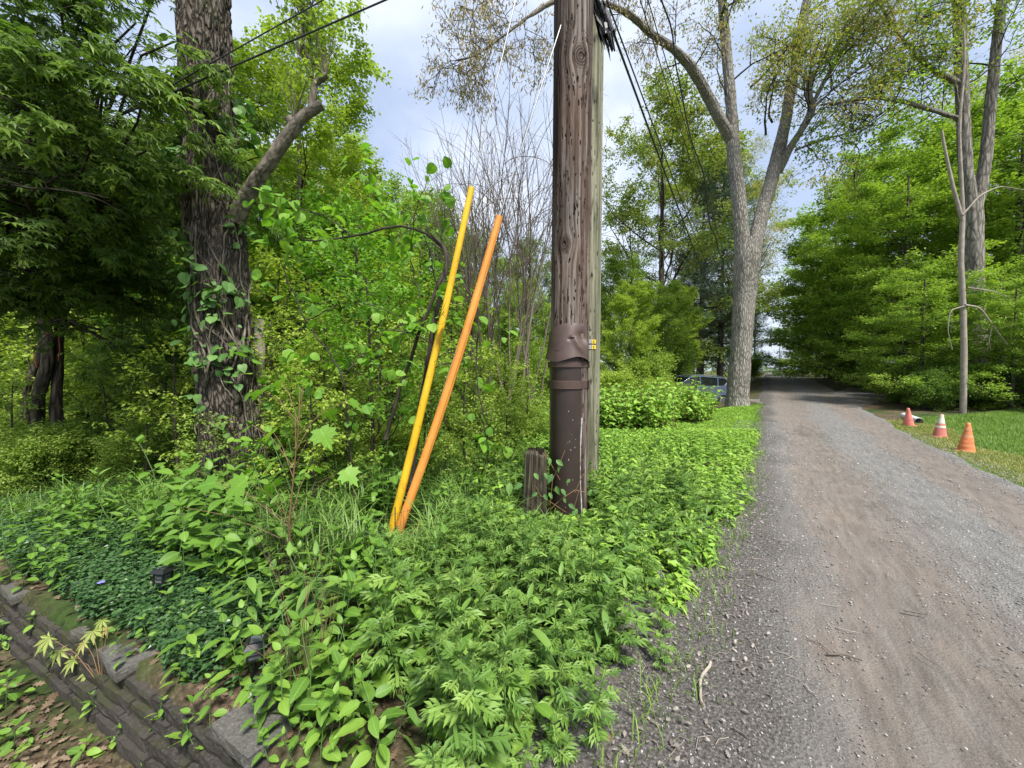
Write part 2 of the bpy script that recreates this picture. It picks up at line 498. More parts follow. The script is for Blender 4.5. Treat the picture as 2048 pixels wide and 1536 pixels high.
M['bark_a'] = barkmat('furrowed_bark', (.024, .020, .016), (.175, .152, .125), (.10, .12, .05), 25, 6.5, 1.0, .035)
M['bark_oak'] = barkmat('oak_bark', (.10, .09, .075), (.36, .335, .30), (.24, .25, .19), 19, 3.6, .9, .035)
M['bark_dark'] = barkmat('dark_bark', (.03, .026, .022), (.13, .11, .09), (.07, .09, .04), 12, 2.0, .8, .03)
M['bark_grey'] = barkmat('grey_bark', (.09, .08, .07), (.27, .25, .22), None, 10, 2.2, .7, .03)
M['bark_smooth'] = barkmat('cut_limb_bark', (.07, .06, .048), (.21, .185, .15), (.14, .16, .08), 10, 6, .5, .012)
# ------------------------------------------------------------------ ground, road, lawn
def axis(lo, hi, a, b, fine, ratio=1.12):
    v = list(np.arange(a, b + 1e-6, fine)); s = fine
    while v[-1] < hi: s *= ratio; v.append(v[-1] + s)
    s = fine; w = []
    c = a
    while c > lo: s *= ratio; c -= s; w.append(c)
    return np.array(w[::-1] + v)

def gridmesh(name, xs, ys, zf, mat, lift=0.0, uvf=None, keep=None):
    X, Y = np.meshgrid(xs, ys, indexing='ij'); Z = zf(X, Y) + lift
    n, m = X.shape
    i = np.arange(n - 1)[:, None] * m + np.arange(m - 1)[None]
    F = np.stack([i, i + m, i + m + 1, i + 1], -1).reshape(-1, 4)
    if keep is not None:
        k = keep(X, Y).ravel(); F = F[k[F].all(1)]
    mb = MB(); mb.add(np.stack([X, Y, Z], -1).reshape(-1, 3), F, 0, True, uvf(X, Y) if uvf else None)
    return mb.build(name, mat)

def mk_ground():
    m, nt, out = newmat("forest_floor")
    co = coord(nt)
    a = ramp(nt, noise(nt, 38, 6, co, .7), [(.3, (.03, .022, .015)), (.5, (.10, .07, .048)), (.72, (.23, .17, .12))])
    b = ramp(nt, noise(nt, 9, 5, co), [(.35, (.02, .03, .012)), (.7, (.06, .10, .025))])
    f = ramp(nt, noise(nt, .9, 5, co), [(.42, (0, 0, 0)), (.6, (1, 1, 1))])
    c = mix(nt, f, a, b)
    princ(nt, out, c, .95, .1, bump(nt, noise(nt, 45, 6, co, .7), .9, .02))
    o = gridmesh("ground", axis(-600, 600, -4.6, 4.0, .045), axis(-200, 700, .5, 4.6, .045), lambda x, y: gz(x, y), m, 0)
    tag(o, kind='structure')

def mk_road():
    m, nt, out = newmat("gravel_road")
    uv = nt.nodes.new("ShaderNodeUVMap"); sp = nt.nodes.new("ShaderNodeSeparateXYZ"); nt.links.new(uv.outputs[0], sp.inputs[0])
    v, u = sp.outputs[0], sp.outputs[1]
    st = nt.nodes.new("ShaderNodeMapping"); st.inputs["Scale"].default_value = (1, .16, 1); nt.links.new(uv.outputs[0], st.inputs[0])
    wob = math_(nt, 'MULTIPLY', math_(nt, 'SUBTRACT', noise(nt, .55, 3, uv.outputs[0]), .5), 1.1)
    vv = math_(nt, 'ADD', v, wob)
    def band(c0, w):
        return math_(nt, 'MULTIPLY', math_(nt, 'MAXIMUM', math_(nt, 'SUBTRACT', 1.0, math_(nt, 'DIVIDE', math_(nt, 'ABSOLUTE', math_(nt, 'SUBTRACT', vv, c0)), w)), 0.0), 1.8)
    tr = math_(nt, 'MINIMUM', math_(nt, 'ADD', band(.72, .62), band(2.25, .5)), 1.0)
    streak = noise(nt, 7, 5, st.outputs[0], .65, .4)
    tr = math_(nt, 'MULTIPLY', tr, math_(nt, 'MINIMUM', math_(nt, 'MULTIPLY', streak, 1.9), 1.0))
    gravel = ramp(nt, noise(nt, 95, 5, uv.outputs[0], .75), [(.28, (.068, .066, .064)), (.5, (.165, .16, .154)), (.72, (.35, .342, .33))])
    dirt = ramp(nt, noise(nt, 150, 4, uv.outputs[0], .7), [(.3, (.09, .079, .07)), (.6, (.185, .162, .144)), (.8, (.285, .255, .232))])
    dirt = mix(nt, ramp(nt, noise(nt, 1.1, 5, uv.outputs[0], .6), [(.4, (0, 0, 0)), (.65, (1, 1, 1))]), dirt, mix(nt, .5, dirt, (.205, .166, .14)))
    c = mix(nt, tr, gravel, dirt)
    c = mix(nt, .85, c, ramp(nt, noise(nt, 16, 5, st.outputs[0], .7, .3), [(.3, (.62, .62, .62)), (.5, (.95, .95, .95)), (.7, (1.25, 1.24, 1.22))]), 'MULTIPLY')
    damp = ramp(nt, noise(nt, 1.7, 6, st.outputs[0], .65, .8), [(.56, (0, 0, 0)), (.68, (.65,) * 3)])
    c = mix(nt, damp, c, mix(nt, .62, c, (.05, .042, .036)))
    edge = ramp(nt, math_(nt, 'ADD', vv, 0.0), [(0.0, (1, 1, 1)), (.35, (0, 0, 0))])
    lit = ramp(nt, noise(nt, 60, 6, uv.outputs[0], .75), [(.32, (.03, .028, .026)), (.52, (.10, .092, .086)), (.72, (.27, .245, .225))])
    c = mix(nt, edge, c, lit)
    vo = nt.nodes.new("ShaderNodeTexVoronoi"); vo.inputs["Scale"].default_value = 70; nt.links.new(uv.outputs[0], vo.inputs["Vector"])
    h = math_(nt, 'ADD', math_(nt, 'MULTIPLY', vo.outputs["Distance"], math_(nt, 'SUBTRACT', -1.0, math_(nt, 'MULTIPLY', tr, -.75))), noise(nt, 60, 6, uv.outputs[0], .75))
    princ(nt, out, c, .93, .15, bump(nt, h, .9, .012))
    us = [-2.5]; s = .045
    while us[-1] < 190:
        us.append(us[-1] + s)
        if us[-1] > 7: s *= 1.03
    us = np.array(us); vs = np.arange(-1.3, 3.5, .045)
    U, Vv = np.meshgrid(us, vs, indexing='ij')
    el = fbm(np.stack([U * .9, U * 0, U * 0], -1), 11, 4); er = fbm(np.stack([U * .9, U * 0 + 9, U * 0], -1), 12, 4)
    # pull the margins to a ragged line
    left = np.where(U < 3, -.95, np.interp(U, [3, 6, 200], [-.7, -.35, -.25])) + (el - .5) * .5
    right = 2.86 + (er - .5) * .4
    t = (Vv + 1.3) / 4.8
    V2 = left + t * (right - left)
    X = U * DU[0] + V2 * DV[0]; Y = U * DU[1] + V2 * DV[1]
    rut = -np.exp(-((V2 - .72) / .3) ** 2) - np.exp(-((V2 - 2.25) / .3) ** 2)
    Z = gz(X, Y) + .03 + .018 * rut + (fbm(np.stack([X * 3, Y * 3, X * 0], -1), 3, 3) - .5) * .012
    Z = np.where((t < .03) | (t > .97), gz(X, Y) + .004, Z)
    n, mm = X.shape
    i = np.arange(n - 1)[:, None] * mm + np.arange(mm - 1)[None]
    F = np.stack([i, i + mm, i + mm + 1, i + 1], -1).reshape(-1, 4)
    mb = MB(); mb.add(np.stack([X, Y, Z], -1).reshape(-1, 3), F, 0, True, np.stack([V2, U], -1).reshape(-1, 2))
    tag(mb.build("road", m), kind='structure')
    # side drive to the right
    p0 = G(1640, 812)[:2]; p1 = p0 + np.array([30, -1.5])
    k = np.linspace(0, 1, 60); w = np.linspace(-1, 1, 14)
    K, Wd = np.meshgrid(k, w, indexing='ij')
    hw = 1.5 + 1.2 * np.exp(-K * 14) + (fbm(np.stack([K * 20, K * 0 + np.sign(Wd) * 5, K * 0], -1), 4) - .5) * .5
    X = p0[0] - 1.6 + K * 9; Y = p0[1] + .3 + K ** 1.5 * 5.0 + Wd * hw
    Z = gz(X, Y) + .012
    n, mm = X.shape
    i = np.arange(n - 1)[:, None] * mm + np.arange(mm - 1)[None]
    F = np.stack([i, i + mm, i + mm + 1, i + 1], -1).reshape(-1, 4)
    mb = MB(); mb.add(np.stack([X, Y, Z], -1).reshape(-1, 3), F, 0, True, np.stack([Wd * 1.3 + 1.5, K * 9], -1).reshape(-1, 2))
    tag(mb.build("side_drive", m), kind='structure')

def mk_lawn():
    m, nt, out = newmat("lawn_soil")
    c = ramp(nt, noise(nt, 30, 5, coord(nt), .7), [(.35, (.05, .09, .02)), (.65, (.12, .17, .045))])
    princ(nt, out, c, .95, .1, bump(nt, noise(nt, 60, 4, coord(nt)), .6, .01))
    u = np.arange(2.0, 20.5, .1); v = np.linspace(0, 1, 60)
    U, Q = np.meshgrid(u, v, indexing='ij')
    lo = 2.74 + (fbm(np.stack([U * .9, U * 0 + 9, U * 0], -1), 12, 4) - .5) * .4 + np.clip(U - 14.8, 0, 9) * .85
    far = np.maximum(lo + .3, np.interp(U, [2, 5, 9, 12, 15.5, 20.5], [15, 15, 13.5, 12, 9.5, 8.5]))
    Vv = lo + Q * (far - lo)
    X = U * DU[0] + Vv * DV[0]; Y = U * DU[1] + Vv * DV[1]; Z = gz(X, Y) + .006
    n, mm = X.shape
    i = np.arange(n - 1)[:, None] * mm + np.arange(mm - 1)[None]
    F = np.stack([i, i + mm, i + mm + 1, i + 1], -1).reshape(-1, 4)
    mb = MB(); mb.add(np.stack([X, Y, Z], -1).reshape(-1, 3), F, 0, True)
    tag(mb.build("lawn", m), kind='structure')
mk_ground(); mk_road(); mk_lawn()

# ------------------------------------------------------------------ garden wall
def mk_wall():
    rng = np.random.default_rng(4)
    root = empty("garden_wall", (WA[0], WA[1], -.27))
    tag(root, "low dry laid retaining wall of stepped grey concrete blocks round the periwinkle bed", "wall")
    m, nt, out = newmat("weathered_block")
    co = coord(nt)
    g = nt.nodes.new("ShaderNodeNewGeometry")
    c = ramp(nt, noise(nt, 55, 6, co, .75), [(.3, (.022, .02, .017)), (.55, (.06, .054, .047)), (.75, (.14, .13, .112))])
    c = mix(nt, math_(nt, 'MULTIPLY', g.outputs["Random Per Island"], .5), c, (.09, .078, .07))
    c = mix(nt, ramp(nt, noise(nt, 6, 5, co), [(.5, (0, 0, 0)), (.66, (.8,) * 3)]), c, (.05, .058, .022))
    princ(nt, out, c, .95, .15, bump(nt, noise(nt, 70, 6, co, .75), 1.0, .012))
    R = np.stack([np.array([WD[0], WD[1], 0]), np.array([WN[0], WN[1], 0]), np.array([0, 0, 1.])], 1)
    base = np.array([WA[0], WA[1], 0]) - np.array([WA[0], WA[1], -.47])
    def block(mb, s0, s1, dn, dep, z0, h, sh):
        nx, ny = 7, 5
        # subdivided chipped block
        V = []; 
        g3 = [np.linspace(-.5, .5, nx), np.linspace(-.5, .5, ny), np.linspace(-.5, .5, 4)]
        import itertools
        idx = {}; F = []
        for a in range(nx):
            for b in range(ny):
                for c_ in range(4):
                    if a in (0, nx - 1) or b in (0, ny - 1) or c_ in (0, 3):
                        idx[(a, b, c_)] = len(V); V.append((g3[0][a], g3[1][b], g3[2][c_]))
        def q(*k): F.append([idx[j] for j in k])
        for a in range(nx - 1):
            for b in range(ny - 1):
                q((a, b, 3), (a + 1, b, 3), (a + 1, b + 1, 3), (a, b + 1, 3)); q((a, b, 0), (a, b + 1, 0), (a + 1, b + 1, 0), (a + 1, b, 0))
            for c_ in range(3):
                q((a, 0, c_), (a + 1, 0, c_), (a + 1, 0, c_ + 1), (a, 0, c_ + 1)); q((a, ny - 1, c_), (a, ny - 1, c_ + 1), (a + 1, ny - 1, c_ + 1), (a + 1, ny - 1, c_))
        for b in range(ny - 1):
            for c_ in range(3):
                q((0, b, c_), (0, b, c_ + 1), (0, b + 1, c_ + 1), (0, b + 1, c_)); q((nx - 1, b, c_), (nx - 1, b + 1, c_), (nx - 1, b + 1, c_ + 1), (nx - 1, b, c_ + 1))
        V = np.array(V)
        e = (np.abs(V) > .49).sum(1)
        V = V * np.array([s1 - s0, dep, h])
        V = V * (1 - .035 * (e >= 2)[:, None]) + (rng.random(V.shape) - .5) * np.array([.004, .008, .004])
        a = sh; ca, sa = math.cos(a), math.sin(a)
        V = V @ np.array([[ca, -sa, 0], [sa, ca, 0], [0, 0, 1]]).T
        V = V + np.array([(s0 + s1) / 2, dn + dep / 2, z0 + h / 2])
        mb.add(V @ R.T + np.array([0, 0, 0.]), F, 0, False)
    for k in range(4):
        mb = MB(); s = -.42 - rng.random() * .12
        while s < 4.2:
            ln = .24 + rng.random() * .10
            block(mb, s, s + ln - .007, -.13 + .022 * k + (rng.random() - .5) * .014, .2, .066 * k - .06 * (k == 0), .066 + .058 * (k == 0), (rng.random() - .5) * .05)
            s += ln
        mb.build("block_course", m, root)
    mc, nt, out = newmat("pale_capstone")
    co = coord(nt)
    c = ramp(nt, noise(nt, 90, 6, co, .75), [(.3, (.055, .052, .047)), (.55, (.125, .12, .11)), (.75, (.235, .225, .21))])
    c = mix(nt, ramp(nt, noise(nt, 5, 5, co), [(.5, (0, 0, 0)), (.7, (.7,) * 3)]), c, (.08, .075, .05))
    princ(nt, out, c, .95, .15, bump(nt, noise(nt, 90, 6, co, .75), .9, .01))
    for s0, s1, dn, sh in ((.0, .30, .01, .06), (1.02, 1.34, .0, .12), (1.55, 1.72, .03, -.2), (2.5, 2.82, .0, .05)):
        mb = MB(); block(mb, s0, s1, dn - .08, .25, .265, .055, sh); mb.build("capstone", mc, root)
mk_wall()

# ------------------------------------------------------------------ utility poles
def polemat(name, dark, mid, light, tint=None):
    m, nt, out = newmat(name)
    a = nt.nodes.new("ShaderNodeAttribute"); a.attribute_name = "grain"
    co = coord(nt, "Object", (1, 1, .05))
    f = noise(nt, 190, 4, co, .6)
    g = math_(nt, 'ADD', a.outputs["Fac"], math_(nt, 'MULTIPLY', math_(nt, 'SUBTRACT', f, .5), .42))
    c = ramp(nt, g, [(.05, tuple(q * .25 for q in dark)), (.3, dark), (.55, mid), (.85, light)])
    if tint:
        k = ramp(nt, noise(nt, 2.4, 4, coord(nt, "Object", (1, 1, .35))), [(.42, (0, 0, 0)), (.62, (.75,) * 3)])
        c = mix(nt, k, c, mix(nt, 1.0, c, tint, 'MULTIPLY'))
    princ(nt, out, c, .88, .15, bump(nt, g, .7, .006))
    return m

def mk_pole(name, cx, cy, z0, z1, r0, r1, leanx, mat, knots, seed, parent, rows, cols, depth):
    th = np.linspace(0, 2 * math.pi, cols, endpoint=False); z = np.linspace(z0, z1, rows)
    TH, Z = np.meshgrid(th, z)
    Rr = r0 + (r1 - r0) * (Z - z0) / (z1 - z0)
    A = TH * r0; D = np.zeros_like(A); ring = np.zeros_like(A); A2 = A.copy(); Z2 = Z.copy()
    circ = 2 * math.pi * r0
    for (ka, kz, kr) in knots:
        da = (A - ka + circ / 2) % circ - circ / 2; dz = Z - kz
        rr = np.sqrt(da ** 2 + (dz * .75) ** 2)
        w = np.exp(-(rr / (kr * 1.6)) ** 2)
        A2 = A2 - da * w * .9; Z2 = Z2 + 0
        ring = np.maximum(ring, np.exp(-(rr / kr) ** 4) * (.5 + .5 * np.sin(rr / kr * 22 + 3 * vnoise(np.stack([da * 30, dz * 30, da * 0], -1), 8))))
        D += .006 * np.exp(-(rr / kr) ** 2) - .014 * np.exp(-(rr / (kr * .22)) ** 2)
    ang = A2 / r0
    cx_, sy_ = np.cos(ang) * r0, np.sin(ang) * r0
    def ns(f, fz, sd, o=3): return fbm(np.stack([cx_ * f, sy_ * f, Z2 * fz], -1), sd, o)
    g1 = ns(60, 1.6, seed, 4); g2 = ns(26, .9, seed + 7, 3); g3 = ns(5, .5, seed + 20, 3); pit = ns(95, 14, seed + 31, 2)
    crack = np.clip(1 - np.abs(ns(22, .55, seed + 40, 3) - .5) / .016, 0, 1) * (ns(4, .8, seed + 50, 2) > .47)
    holes = (pit > .74) & (g3 > .45)
    grain = .12 + .75 * g1 + .35 * (g2 - .5) + .5 * (g3 - .5)
    grain = grain * (1 - .75 * crack) * np.where(holes, .15, 1)
    grain = np.where(ring > .02, grain * (1 - .75 * ring), grain)
    D += depth * (g1 - .5) * .8 + depth * (g2 - .5) - depth * 1.4 * crack - depth * 1.2 * holes - .0025 * ring
    Rr = Rr + D
    X = Rr * np.cos(TH) + leanx * (Z - z0); Yy = Rr * np.sin(TH)
    V = np.stack([X, Yy, Z - z0], -1).reshape(-1, 3)
    i = np.arange(rows - 1)[:, None] * cols; j = np.arange(cols)[None]; j2 = (j + 1) % cols
    F = np.stack([i + j, i + j2, i + cols + j2, i + cols + j], -1).reshape(-1, 4)
    mb = MB(); mb.add(V, F, 0, True, None, np.clip(grain, .001, 1).ravel())
    top = V[-cols:]; mb.add(np.vstack([top, top.mean(0)]), np.stack([np.arange(cols), (np.arange(cols) + 1) % cols, np.full(cols, cols)], -1), 0, False, None, np.full(cols + 1, .5))
    return mb.build(name, mat, parent)

PX, PY, PR = 0.556, 3.66, .188
M['pole'] = polemat("weathered_brown_pole", (.028, .019, .015), (.085, .064, .054), (.26, .24, .22), (.97, .78, .68))
M['pole2'] = polemat("grey_green_pole", (.10, .10, .065), (.22, .215, .155), (.36, .35, .27))
M['guard'] = plain("brown_plastic_guard", (.034, .0225, .019), .48, .45, var=.22, ns=5, bs=.15)
M['hood'] = plain("brown_hood_plastic", (.085, .056, .049), .5, .4, var=.22, ns=9, bs=.25)
def mk_poles():
    z0 = -.25
    r = empty("utility_pole", (PX, PY, z0))
    tag(r, "thick weathered reddish brown wooden utility pole with a brown cable guard on its front", "utility pole")
    def kn(px, py, kr):
        dx = (px - 1137) / FPX * 3.45; th = -math.pi / 2 + math.asin(max(-.97, min(.97, dx / PR)))
        return ((th % (2 * math.pi)) * PR, P(px, py, 3.48)[2], kr)
    knots = [kn(1147, 112, .075), (kn(1118, 487, .06)), kn(1163, 335, .022), kn(1122, 345, .02), kn(1160, 610, .018), kn(1122, 195, .012)]
    mk_pole("pole_shaft", 0, 0, z0, 7.9, PR, PR * .97, .006, M['pole'], knots, 3, r, 760, 230, .006)
    # cable guard: half pipe with flanges
    gx, gy, gr = -.030, -.105, .142
    zt = P(1130, 700, 3.4)[2] - z0
    mb = MB(); th = np.linspace(math.radians(180), math.radians(360), 33)
    prof = [(gx - gr, .10)] + [(gx + gr * math.cos(t), gy + gr * math.sin(t)) for t in th] + [(gx + gr, .02)]
    prof = np.array(prof); zs = np.linspace(.0, zt, 40)
    V = np.array([[(x, y, z) for x, y in prof] for z in zs]).reshape(-1, 3); n = len(prof)
    V[:, 0] += (fbm(V * 3, 4, 2) - .5) * .004
    F = [(a * n + b, a * n + b + 1, (a + 1) * n + b + 1, (a + 1) * n + b) for a in range(39) for b in range(n - 1)]
    mb.add(V, F, 0, True)
    Vt = np.vstack([V[-n:], [[gx, gy + .03, zt]]]); mb.add(Vt, [(k, k + 1, n) for k in range(n - 1)], 0)
    o = mb.build("cable_guard", M['guard'], r)
    # bands round guard and pole
    M['band'] = plain("brown_strap", (.07, .044, .037), .5, .4, var=.2, bs=.2)
    for (pa, pb) in ((722, 735), (762, 779)):
        za, zb = P(1130, pb, 3.4)[2] - z0, P(1130, pa, 3.4)[2] - z0
        mb = MB(); path = []
        for t in np.linspace(180, 338, 30): path.append((gx + (gr + .007) * math.cos(math.radians(t)), gy + (gr + .007) * math.sin(math.radians(t))))
        a0 = -38
        for t in np.linspace(a0, 100, 18): path.append(((PR + .011) * math.cos(math.radians(t)), (PR + .011) * math.sin(math.radians(t))))
        path = [(-(PR + .008), .05), (gx - gr - .009, -.02)] + path
        path = np.array(path); n = len(path)
        zr = [za, za + .003, zb - .003, zb]; off = [0, .004, .004, 0]
        cen = np.array([gx * .5, -.05]); rad = path - cen; rad /= np.linalg.norm(rad, axis=1, keepdims=True)
        V = np.array([np.c_[path + rad * o_, np.full(n, z_)] for z_, o_ in zip(zr, off)]).reshape(-1, 3)
        F = [(a * n + b, a * n + b + 1, (a + 1) * n + b + 1, (a + 1) * n + b) for a in range(3) for b in range(n - 1)]
        mb.add(V, F, 0, False)
        mb.box((path[33][0] + .012, path[33][1] - .004, (za + zb) / 2), (.012, .03, zb - za + .004), 0)
        mb.build("strap", M['band'], r)
    # dented hood
    mb = MB(); na, nz = 64, 44
    zb, zt = P(1130, 718, 3.35)[2] - z0, P(1130, 644, 3.4)[2] - z0
    V = []
    for k in range(nz + 1):
        s = k / nz
        for a in range(na + 1):
            q = -1 + 2 * a / na
            t = math.radians(q * 92)
            top = zt - .13 * abs(q) ** 2.2
            bot = zb + .022 * math.sin(q * 5 + .6) * (1 if abs(q) < .9 else .4) - .02 * max(0, q - .55) * 2
            z = bot + (top - bot) * s
            fl = (1 - s) ** 1.5
            rx = PR + .006 + .022 * fl
            ry = PR + .010 + .085 * (1 - s) ** .9 * math.cos(t) ** .6 if math.cos(t) > 0 else PR + .01
            x = rx * math.sin(t) - .012 * (1 - s); y = -ry * math.cos(t) - .0 
            d = 0
            d -= .034 * math.exp(-((q - .36) / .22) ** 2 - ((s - .62) / .16) ** 2)
            d -= .028 * math.exp(-((q + .02) / .07) ** 2 - ((s - .55) / .05) ** 2)
            d += .024 * math.exp(-((q - (.10 + .5 * (.55 - s))) / .10) ** 2) * (s < .6) * sstep(.0, .3, s)
            d += .024 * math.exp(-((q - .56) / .08) ** 2 - ((s - .5) / .3) ** 2)
            x += d * math.sin(t); y -= d * math.cos(t)
            V.append((x, y, z))
    F = [(k * (na + 1) + a, k * (na + 1) + a + 1, (k + 1) * (na + 1) + a + 1, (k + 1) * (na + 1) + a) for k in range(nz) for a in range(na)]
    mb.add(V, F, 0, True)
    V2 = np.array(V); V2[:, :2] *= .975
    mb.add(V2, [f[::-1] for f in F], 0, True)
    q = np.arange(na); mb.add(np.vstack([np.array(V)[:na + 1], V2[:na + 1]]), np.stack([q, q + 1, q + 1 + na + 1, q + na + 1], -1), 0)
    for (a, k) in ((32, 43), (61, 28)):
        c = np.array(V[k * (na + 1) + a]); nrm = c * np.array([1, 1, 0]); nrm /= np.linalg.norm(nrm)
        mb.tube([c - nrm * .004, c + nrm * .004], .007, 8, 1, True)
    h = mb.build("dented_hood", [M['hood'], M['twigdark']], r)
    # pale streak of dried sap / paint down the exposed wood and a few splashes on the guard
    mb = MB(); rng = np.random.default_rng(2)
    for k in range(13):
        t = math.radians(rng.uniform(255, 300)); z = rng.uniform(.4, 1.5)
        c = np.array([gx + (gr + .002) * math.cos(t), gy + (gr + .002) * math.sin(t), z])
        u = np.array([-math.sin(t), math.cos(t), 0]); l, w = rng.uniform(.004, .016), rng.uniform(.001, .003)
        mb.add([c - u * w, c + u * w, c + u * w + np.array([0, 0, l]), c - u * w + np.array([0, 0, l])], [(0, 1, 2, 3)], 0)
    zz = np.linspace(.35, 1.35, 26); pth = []
    for z in zz:
        t = math.radians(-58 + 4 * math.sin(z * 5)); pth.append(((PR + .006) * math.cos(t), (PR + .006) * math.sin(t), z))
    M['pale'] = plain("pale_drips", (.45, .44, .43), .8, .2, var=.4, ns=30)
    mb.tube(pth, .004 + .006 * rng.random(26), 5, 0)
    mb.build("pale_drips", M['pale'], r)
    # second pole
    r2 = empty("utility_pole", (.845, 4.32, z0))
    tag(r2, "slimmer smooth grey green utility pole standing directly behind the brown pole", "utility pole")
    mk_pole("pole_shaft", 0, 0, z0, 7.6, .172, .168, .0035, M['pole2'], [(4.9 * .172, 2.6, .02)], 61, r2, 420, 130, .0025)
    M['tagy'] = plain("yellow_tag", (.62, .48, .04), .4, .5, var=.12, ns=40); M['tags'] = plain("silver_tag", (.42, .42, .42), .35, .6, .5, .15, 40)
    M['ink'] = plain("black_marking", (.02, .02, .02), .5)
    for py in (683, 694):
        c = P(1181, py, 4.14) - np.array([.845, 4.32, z0]); mb = MB()
        t = math.radians(-72); u = np.array([math.cos(t + math.pi / 2), math.sin(t + math.pi / 2), 0])
        Rm = np.stack([u, np.array([math.cos(t), math.sin(t), 0]), np.array([0, 0, 1.])], 1)
        cc = np.array([.176 * math.cos(t), .176 * math.sin(t), c[2]])
        mb.box(cc + u * .020, (.052, .004, .044), 0, Rm, .001); mb.box(cc - u * .028, (.040, .005, .044), 1, Rm, .001)
        n_ = np.array([math.cos(t), math.sin(t), 0]) * .0035
        for (du, dz, w, h) in ((.018, .008, .016, .004), (.018, -.008, .016, .004), (.011, 0, .004, .016), (-.03, .0, .006, .006)):
            mb.box(cc + u * du + n_ + np.array([0, 0, dz]), (w, .002, h), 2, Rm)
        mb.build("number_tag", [M['tagy'], M['tags'], M['ink']], r2)
mk_poles()

# ------------------------------------------------------------------ rotten stub beside the pole
def mk_stub():
    b = G(1072, 1052); b = np.array([P(1072, 1052, 3.42)[0], 3.42, gz(.2, 3.4) - .05])
    r = empty("pole_stub", b)
    tag(r, "short rotten grey stub of an old pole flaring at its foot beside the brown pole", "stump")
    zt = P(1073, 890, 3.42)[2] - b[2]
    rows, cols = 110, 120
    th = np.linspace(0, 2 * math.pi, cols, endpoint=False); s = np.linspace(0, 1, rows)
    TH, S = np.meshgrid(th, s)
    p = np.stack([np.cos(TH) * 2.4, np.sin(TH) * 2.4, S * .5], -1)
    g1 = fbm(p * 4.2, 5, 4); g2 = fbm(p * 1.5, 9, 2)
    R = .098 + .065 * (1 - S) ** 3.2 - .022 * sstep(.93, 1, S) + (g1 - .5) * .035 + (g2 - .5) * .03
    Z = S * zt * (1 + 0 * TH) - .05 * g1 * S ** 8 * 1.4 - .04 * (TH > 4.9) * S ** 10
    X = R * np.cos(TH) + .03 * (S - 1); Y = R * np.sin(TH)
    V = np.stack([X, Y, Z], -1).reshape(-1, 3)
    i = np.arange(rows - 1)[:, None] * cols; j = np.arange(cols)[None]; j2 = (j + 1) % cols
    mb = MB(); mb.add(V, np.stack([i + j, i + j2, i + cols + j2, i + cols + j], -1).reshape(-1, 4), 0, True, None, np.clip(.05 + 1.0 * g1, 0, 1).ravel())
    t = V[-cols:]; t2 = t * np.array([.5, .5, 1]) - np.array([.0, 0, .05])
    mb.add(np.vstack([t, t2]), np.stack([np.arange(cols), (np.arange(cols) + 1) % cols, cols + (np.arange(cols) + 1) % cols, cols + np.arange(cols)], -1), 0, False, None, np.full(2 * cols, .2))
    mb.add(np.vstack([t2, t2.mean(0)]), np.stack([np.arange(cols), (np.arange(cols) + 1) % cols, np.full(cols, cols)], -1), 0, False, None, np.full(cols + 1, .12))
    mb.build("stub_wood", polemat("rotten_wood", (.022, .018, .013), (.075, .062, .046), (.165, .148, .118), (.8, .85, .6)), r)
mk_stub()

